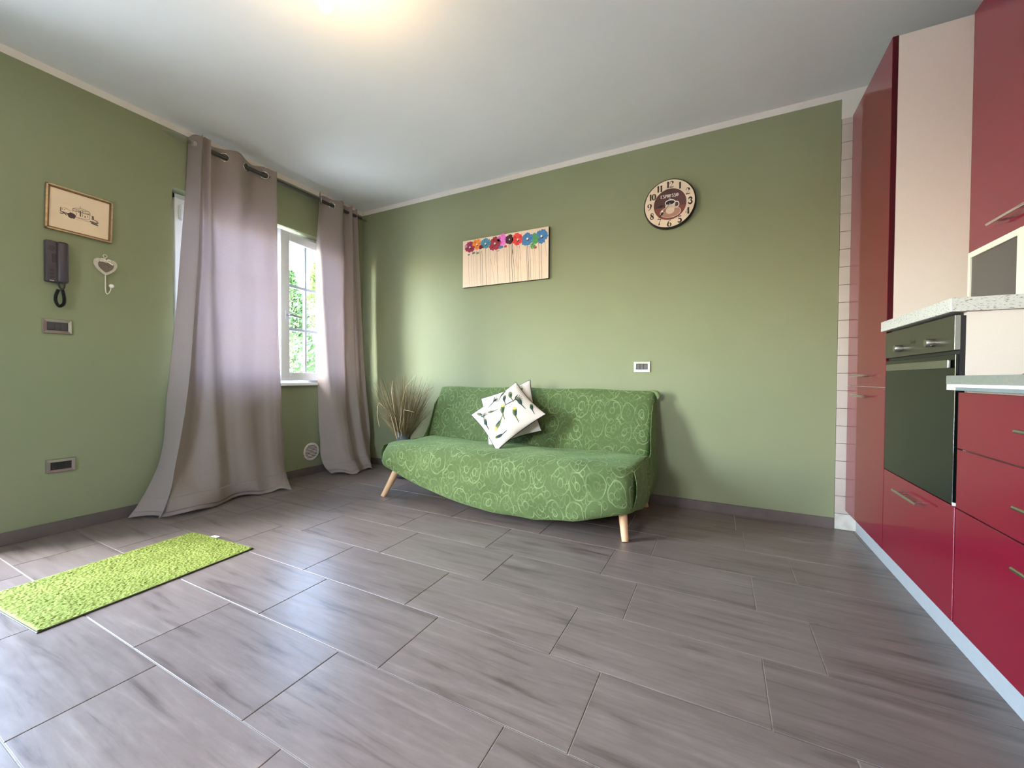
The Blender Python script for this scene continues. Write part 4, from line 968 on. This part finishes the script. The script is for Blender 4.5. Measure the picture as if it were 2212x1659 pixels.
# tall cabinet
tc_ = thing('tall_cabinet', 'tall glossy red larder cabinet with cream sides beside the wall tiles', 'cabinet', (4.25, -.322, 0))
TY0, TY1, TZ = -.022, -.622, 2.405
box('body', rel(tc_, (XD+.021, TY1+.002, .12)), rel(tc_, (XR-.004, TY0-.002, TZ-.004)), CREAM, tc_)
box('side_panel', rel(tc_, (XD+.021, TY1-.002, .12)), rel(tc_, (XR-.004, TY1+.002, TZ-.004)), CREAM, tc_)
dd = box('door', rel(tc_, (XD, TY1, .853)), rel(tc_, (XD+.020, TY0, TZ)), RED, tc_, bev=.0012)
box('door', rel(tc_, (XD, TY1, .122)), rel(tc_, (XD+.020, TY0, .849)), RED, tc_, bev=.0012)
box('edge_strip', rel(tc_, (XD+.001, TY1-.0012, .124)), rel(tc_, (XD+.0205, TY1+.0005, TZ-.001)), REDEDGE, tc_)
doors = [c for c in tc_.children if c.name.startswith('door')]
def handle_on(door, xf, ya, yb, z):
    h = bar_handle(tc_ if False else door.parent, xf, ya, yb, z); h.parent = door; return h
handle_on(doors[0], XD, -.205, -.425, .907); handle_on(doors[1], XD, -.205, -.425, .802)
# plinth
tag(box('kitchen_plinth', (XP, -2.14, 0.0), (XP+.016, -.004, .125), PLINTH), 'grey aluminium plinth strip running along the floor under the red cabinets', 'plinth')
# oven column
OY0, OY1 = -.626, -1.233
oc = thing('oven_cabinet', 'half height red oven cabinet with a cream side panel', 'cabinet', (4.25, -.93, 0))
box('carcass', rel(oc, (XD+.045, OY1+.020, .12)), rel(oc, (XR-.004, OY0-.003, .485)), CREAM, oc)
box('carcass_top', rel(oc, (XD+.045, OY1+.020, 1.092)), rel(oc, (XR-.004, OY0-.003, 1.099)), CREAM, oc)
box('carcass_back', rel(oc, (XR-.02, OY1+.020, .485)), rel(oc, (XR-.004, OY0-.003, 1.092)), DARK, oc)
box('side_panel', rel(oc, (3.955, OY1-.002, .12)), rel(oc, (XR-.004, OY1+.016, 1.0995)), CREAM, oc)
dr = box('drawer', rel(oc, (XD, OY1-.008, .122)), rel(oc, (XD+.0195, OY0-.002, .486)), RED, oc, bev=.0012)
h = bar_handle(oc, XD, -.835, -1.060, .438); h.parent = dr
tag(box('upper_shelf', (XD-.020, -1.245, 1.1005), (XR-.003, -.6245, 1.1435), SPECK, bev=.0012), 'speckled pale grey shelf board above the oven, under the microwave', 'shelf')
ov = thing('built_in_oven', 'built in oven with dark glass door and two steel knobs', 'oven', (4.2, -.92, .49))
OVG = mat('dark_oven_glass', (12, 16, 13), .10, spec=.42, coat=.0, var=.02)
PANEL = mat('oven_panel_steel', (108, 104, 94), .3, metal=.85, var=.04, scale=60)
VY0, VY1 = -.632, -1.2325
box('oven_body', rel(ov, (XD+.0205, -1.212, .493)), rel(ov, (XR-.05, VY0, 1.088)), BLACKP, ov)
box('oven_frame', rel(ov, (3.9425, VY1-.0002, .493)), rel(ov, (3.9548, VY0, 1.089)), BLACKP, ov)
cpn = box('control_panel', rel(ov, (3.930, VY1+.0012, .981)), rel(ov, (3.9425, VY0, 1.091)), PANEL, ov, bev=.0008)
box('panel_end', rel(ov, (3.9305, VY1, .982)), rel(ov, (3.9425, VY1+.0011, 1.090)), STEEL, ov)
od = box('oven_door', rel(ov, (3.934, VY1+.004, .490)), rel(ov, (3.9424, VY0+.001, .968)), OVG, ov, bev=.001)
box('oven_handle', rel(ov, (3.922, -1.213, .9245)), rel(ov, (3.930, -.672, .9515)), STEEL, od, bev=.002)
for yy in (-1.16, -.72): tube('handle_post', [rel(ov, (3.927, yy, .938)), rel(ov, (3.935, yy, .938))], .006, STEEL, od)
for yy in (-.815, -1.096):
    k = tube('knob', [rel(ov, (3.906, yy, 1.014)), rel(ov, (3.908, yy, 1.014)), rel(ov, (3.925, yy, 1.014)), rel(ov, (3.930, yy, 1.014))], [.0125, .0140, .0145, .0145], STEEL, cpn, 28)
bm = bmesh.new()
def op(u, v, l): return Vector((3.9298-l-ov.location.x, -.900-u-ov.location.y, 1.0265+v-ov.location.z))
write(bm, 'Candy', 0, 0, .016, op, .62, .0003); bobj('logo_lettering', bm, mat('logo_dark', (40, 40, 36), .5), cpn)
box('hinge_clip', rel(ov, (3.9335, VY1-.0035, .4885)), rel(ov, (3.942, VY1+.0035, .498)), mat('white_clip', (236, 232, 226), .5), ov)
# base cabinets with drawers
BY0, BY1 = -1.2365, -2.14
bc = thing('drawer_cabinet', 'glossy red base cabinet with three wide drawers under the counter', 'cabinet', (4.25, -1.69, 0))
box('body', rel(bc, (XD+.021, BY1+.002, .12)), rel(bc, (XR-.004, BY0-.006, .852)), CREAM, bc)
for z0_, z1_, zh in ((.674, .848, .764), (.488, .670, .580), (.122, .484, .432)):
    d_ = box('drawer', rel(bc, (XD, BY1+.001, z0_)), rel(bc, (XD+.020, BY0-.012, z1_)), RED, bc, bev=.0012)
    h = bar_handle(bc, XD, -1.592, -1.812, zh); h.parent = d_
ct = thing('countertop', 'grey kitchen counter with white edge strip above the red drawers', 'countertop', (4.2, -1.99, .855))
GREYT = mat('grey_green_laminate', (136, 138, 128), .4, var=.07, scale=90)
box('slab', rel(ct, (XD-.024, -2.145, .8735)), rel(ct, (XR-.003, -1.2360, .900)), GREYT, ct, bev=.001)
box('edge_strip', rel(ct, (XD-.0225, -2.145, .8645)), rel(ct, (XR-.003, -1.2360, .8733)), mat('white_edge_strip', (244, 244, 242), .3, var=.01), ct)
box('edge_block', rel(ct, (XD-.0225, -1.2850, .8555)), rel(ct, (XD+.06, -1.2360, .8644)), MATS['white_edge_strip'], ct)
box('under_strip', rel(ct, (XD-.0205, -2.145, .8545)), rel(ct, (XR-.003, -1.2855, .8644)), mat('blue_grey_strip', (138, 148, 152), .35, var=.05, metal=.2), ct)  # front edge is built as grey, white and blue grey bands
hob = thing('cooktop', 'black cooktop with a steel rim set into the counter', 'cooktop', (4.23, -1.72, .900))
box('rim', rel(hob, (4.00, -2.06, .9005)), rel(hob, (4.48, -1.40, .9055)), STEEL, hob, bev=.002)
box('glass_top', rel(hob, (4.01, -2.05, .9056)), rel(hob, (4.47, -1.41, .909)), BLACKP, hob, bev=.001)
# wall cabinets
def wall_cab(ya, yb, label):
    t = thing('wall_cabinet', label, 'cabinet', (4.37, (ya+yb)/2, 1.41))
    box('body', rel(t, (4.211, yb+.001, 1.412)), rel(t, (XR-.004, ya-.001, 2.405)), CREAM, t)
    d = box('door', rel(t, (4.19, yb+.0015, 1.412)), rel(t, (4.210, ya-.0015, 2.405)), RED, t, bev=.0012)
    h = bar_handle(t, 4.19, ya-.20, yb+.18, 1.472); h.parent = d
    return t
wall_cab(-.6265, -1.226, 'glossy red wall cabinet with a long chrome handle above the microwave')
# microwave
mw = thing('microwave', 'white microwave with dark window on the speckled shelf', 'microwave', (4.35, -.94, 1.1435))
MWW = mat('microwave_white', (240, 232, 216), .3, var=.015)
box('body', rel(mw, (4.175, -1.175, 1.152)), rel(mw, (4.53, -.705, 1.398)), MWW, mw, bev=.004)
for a, b in ((4.20, -1.15), (4.20, -.73), (4.50, -1.15), (4.50, -.73)): tube('foot', [rel(mw, (a, b, 1.1437)), rel(mw, (a, b, 1.153))], .012, BLACKP, mw)
md = boxes('door', [(rel(mw, (4.158, -1.03, 1.153)), rel(mw, (4.1745, -1.010, 1.397))), (rel(mw, (4.158, -.722, 1.153)), rel(mw, (4.1745, -.706, 1.397))), (rel(mw, (4.158, -1.010, 1.375)), rel(mw, (4.1745, -.722, 1.397))), (rel(mw, (4.158, -1.010, 1.153)), rel(mw, (4.1745, -.722, 1.172)))], MWW, mw)
box('door_window', rel(mw, (4.163, -1.0105, 1.1715)), rel(mw, (4.174, -.7215, 1.3755)), mat('microwave_window', (58, 56, 54), .2, coat=.3, var=.03), mw)
box('control_panel', rel(mw, (4.156, -1.174, 1.153)), rel(mw, (4.1745, -1.031, 1.397)), MWW, mw, bev=.003)
for zz in (1.33, 1.23): tube('dial', [rel(mw, (4.156, -1.10, zz)), rel(mw, (4.138, -1.10, zz))], [.021, .019], MWW, mw, 24)

# ------------------------------------------------------------------ ceiling lamp
lamp = thing('ceiling_lamp', 'small ceiling lamp with a glowing warm bulb near the top edge', 'lamp', (1.859, -1.988, H-.006))
lathe('ceiling_rose', [(0, .006), (.045, .006), (.045, -.012), (.030, -.022), (.012, -.026), (0, -.026)], mat('white_rose', (230, 226, 220), .5), lamp, 32)
ax = Vector((.055, .085, -.155)).normalized()
tube('stem', [(0, 0, -.02), (0, 0, -.118)], .006, MATS['white_rose'], lamp, 14)
tube('lamp_holder', [(0, 0, -.105), (0, 0, -.122), tuple(Vector((0, 0, -.122))+ax*.05)], [.010, .012, .017], mat('lamp_holder_white', (226, 220, 210), .5), lamp, 18)
def glow_mat():
    m, n, l, b = new_mat('glowing_bulb'); n.remove(b)
    e = n.new('ShaderNodeEmission'); e.inputs['Color'].default_value = (1.0, .66, .30, 1); e.inputs['Strength'].default_value = 210.0
    l.new(e.outputs['Emission'], n['Material Output'].inputs['Surface']); return m
b0 = Vector((0, 0, -.124))+ax*.045
prof = [(0, .012), (.012, .0125), (.03, .018), (.05, .027), (.07, .031), (.09, .029), (.105, .021), (.113, .010), (.116, .001)]
tube('bulb', [tuple(b0+ax*h_) for h_, r_ in prof], [r_ for h_, r_ in prof], glow_mat(), lamp, 24)

# ------------------------------------------------------------------ outside: ground and shrubs beyond the window
struct(box('ground', (-14, -9, -.5), (-TH, 12, -.35), mat('pale_paving', (190, 186, 176), .8, var=.1, scale=2)))
LEAF = [mat('shrub_leaf_green', (66, 90, 48), .6, var=.35, scale=3), mat('shrub_leaf_yellow', (92, 108, 54), .6, var=.3, scale=3)]
BARK = mat('shrub_bark', (96, 78, 60), .8)
def shrub(x, y, hgt, w, label, mi, n=5200):
    t = thing('conical_shrub', label, 'shrub', (x, y, -.36), 'shrubs outside the window')
    tube('trunk', [(0, 0, 0), (.02, 0, hgt*.5), (0, .02, hgt*.9)], [.05, .035, .01], BARK, t, 8)
    V, Fc = [], []
    for _ in range(n):
        s = random.random()**.85; z = .12+s*(hgt-.12)
        prof_ = (1-s**2.2)*.85+.12*(1-s); r = w*prof_*math.sqrt(random.uniform(.35, 1))*(1+.18*math.sin(z*7+x)); a = random.uniform(0, 2*math.pi)
        p = Vector((r*math.cos(a), r*math.sin(a), z)); d = Vector((math.cos(a)+random.uniform(-.7, .7), math.sin(a)+random.uniform(-.7, .7), random.uniform(-.2, 1.1))).normalized()
        q = d.cross(Vector((random.uniform(-1, 1), random.uniform(-1, 1), random.uniform(-1, 1)))).normalized(); L = random.uniform(.06, .12); k = len(V)
        V += [p-d*L*.5, p+q*L*.28, p+d*L*.6, p-q*L*.28]; Fc.append((k, k+1, k+2, k+3))
    o = obj('foliage', V, Fc, LEAF[mi], t); o['kind'] = 'stuff'
    return t
shrub(-3.7, 1.75, 3.15, .60, 'mid green conical shrub outside the window, left of the taller one', 0)
shrub(-4.5, 2.95, 3.95, .70, 'taller yellow green conical shrub outside the window', 1)
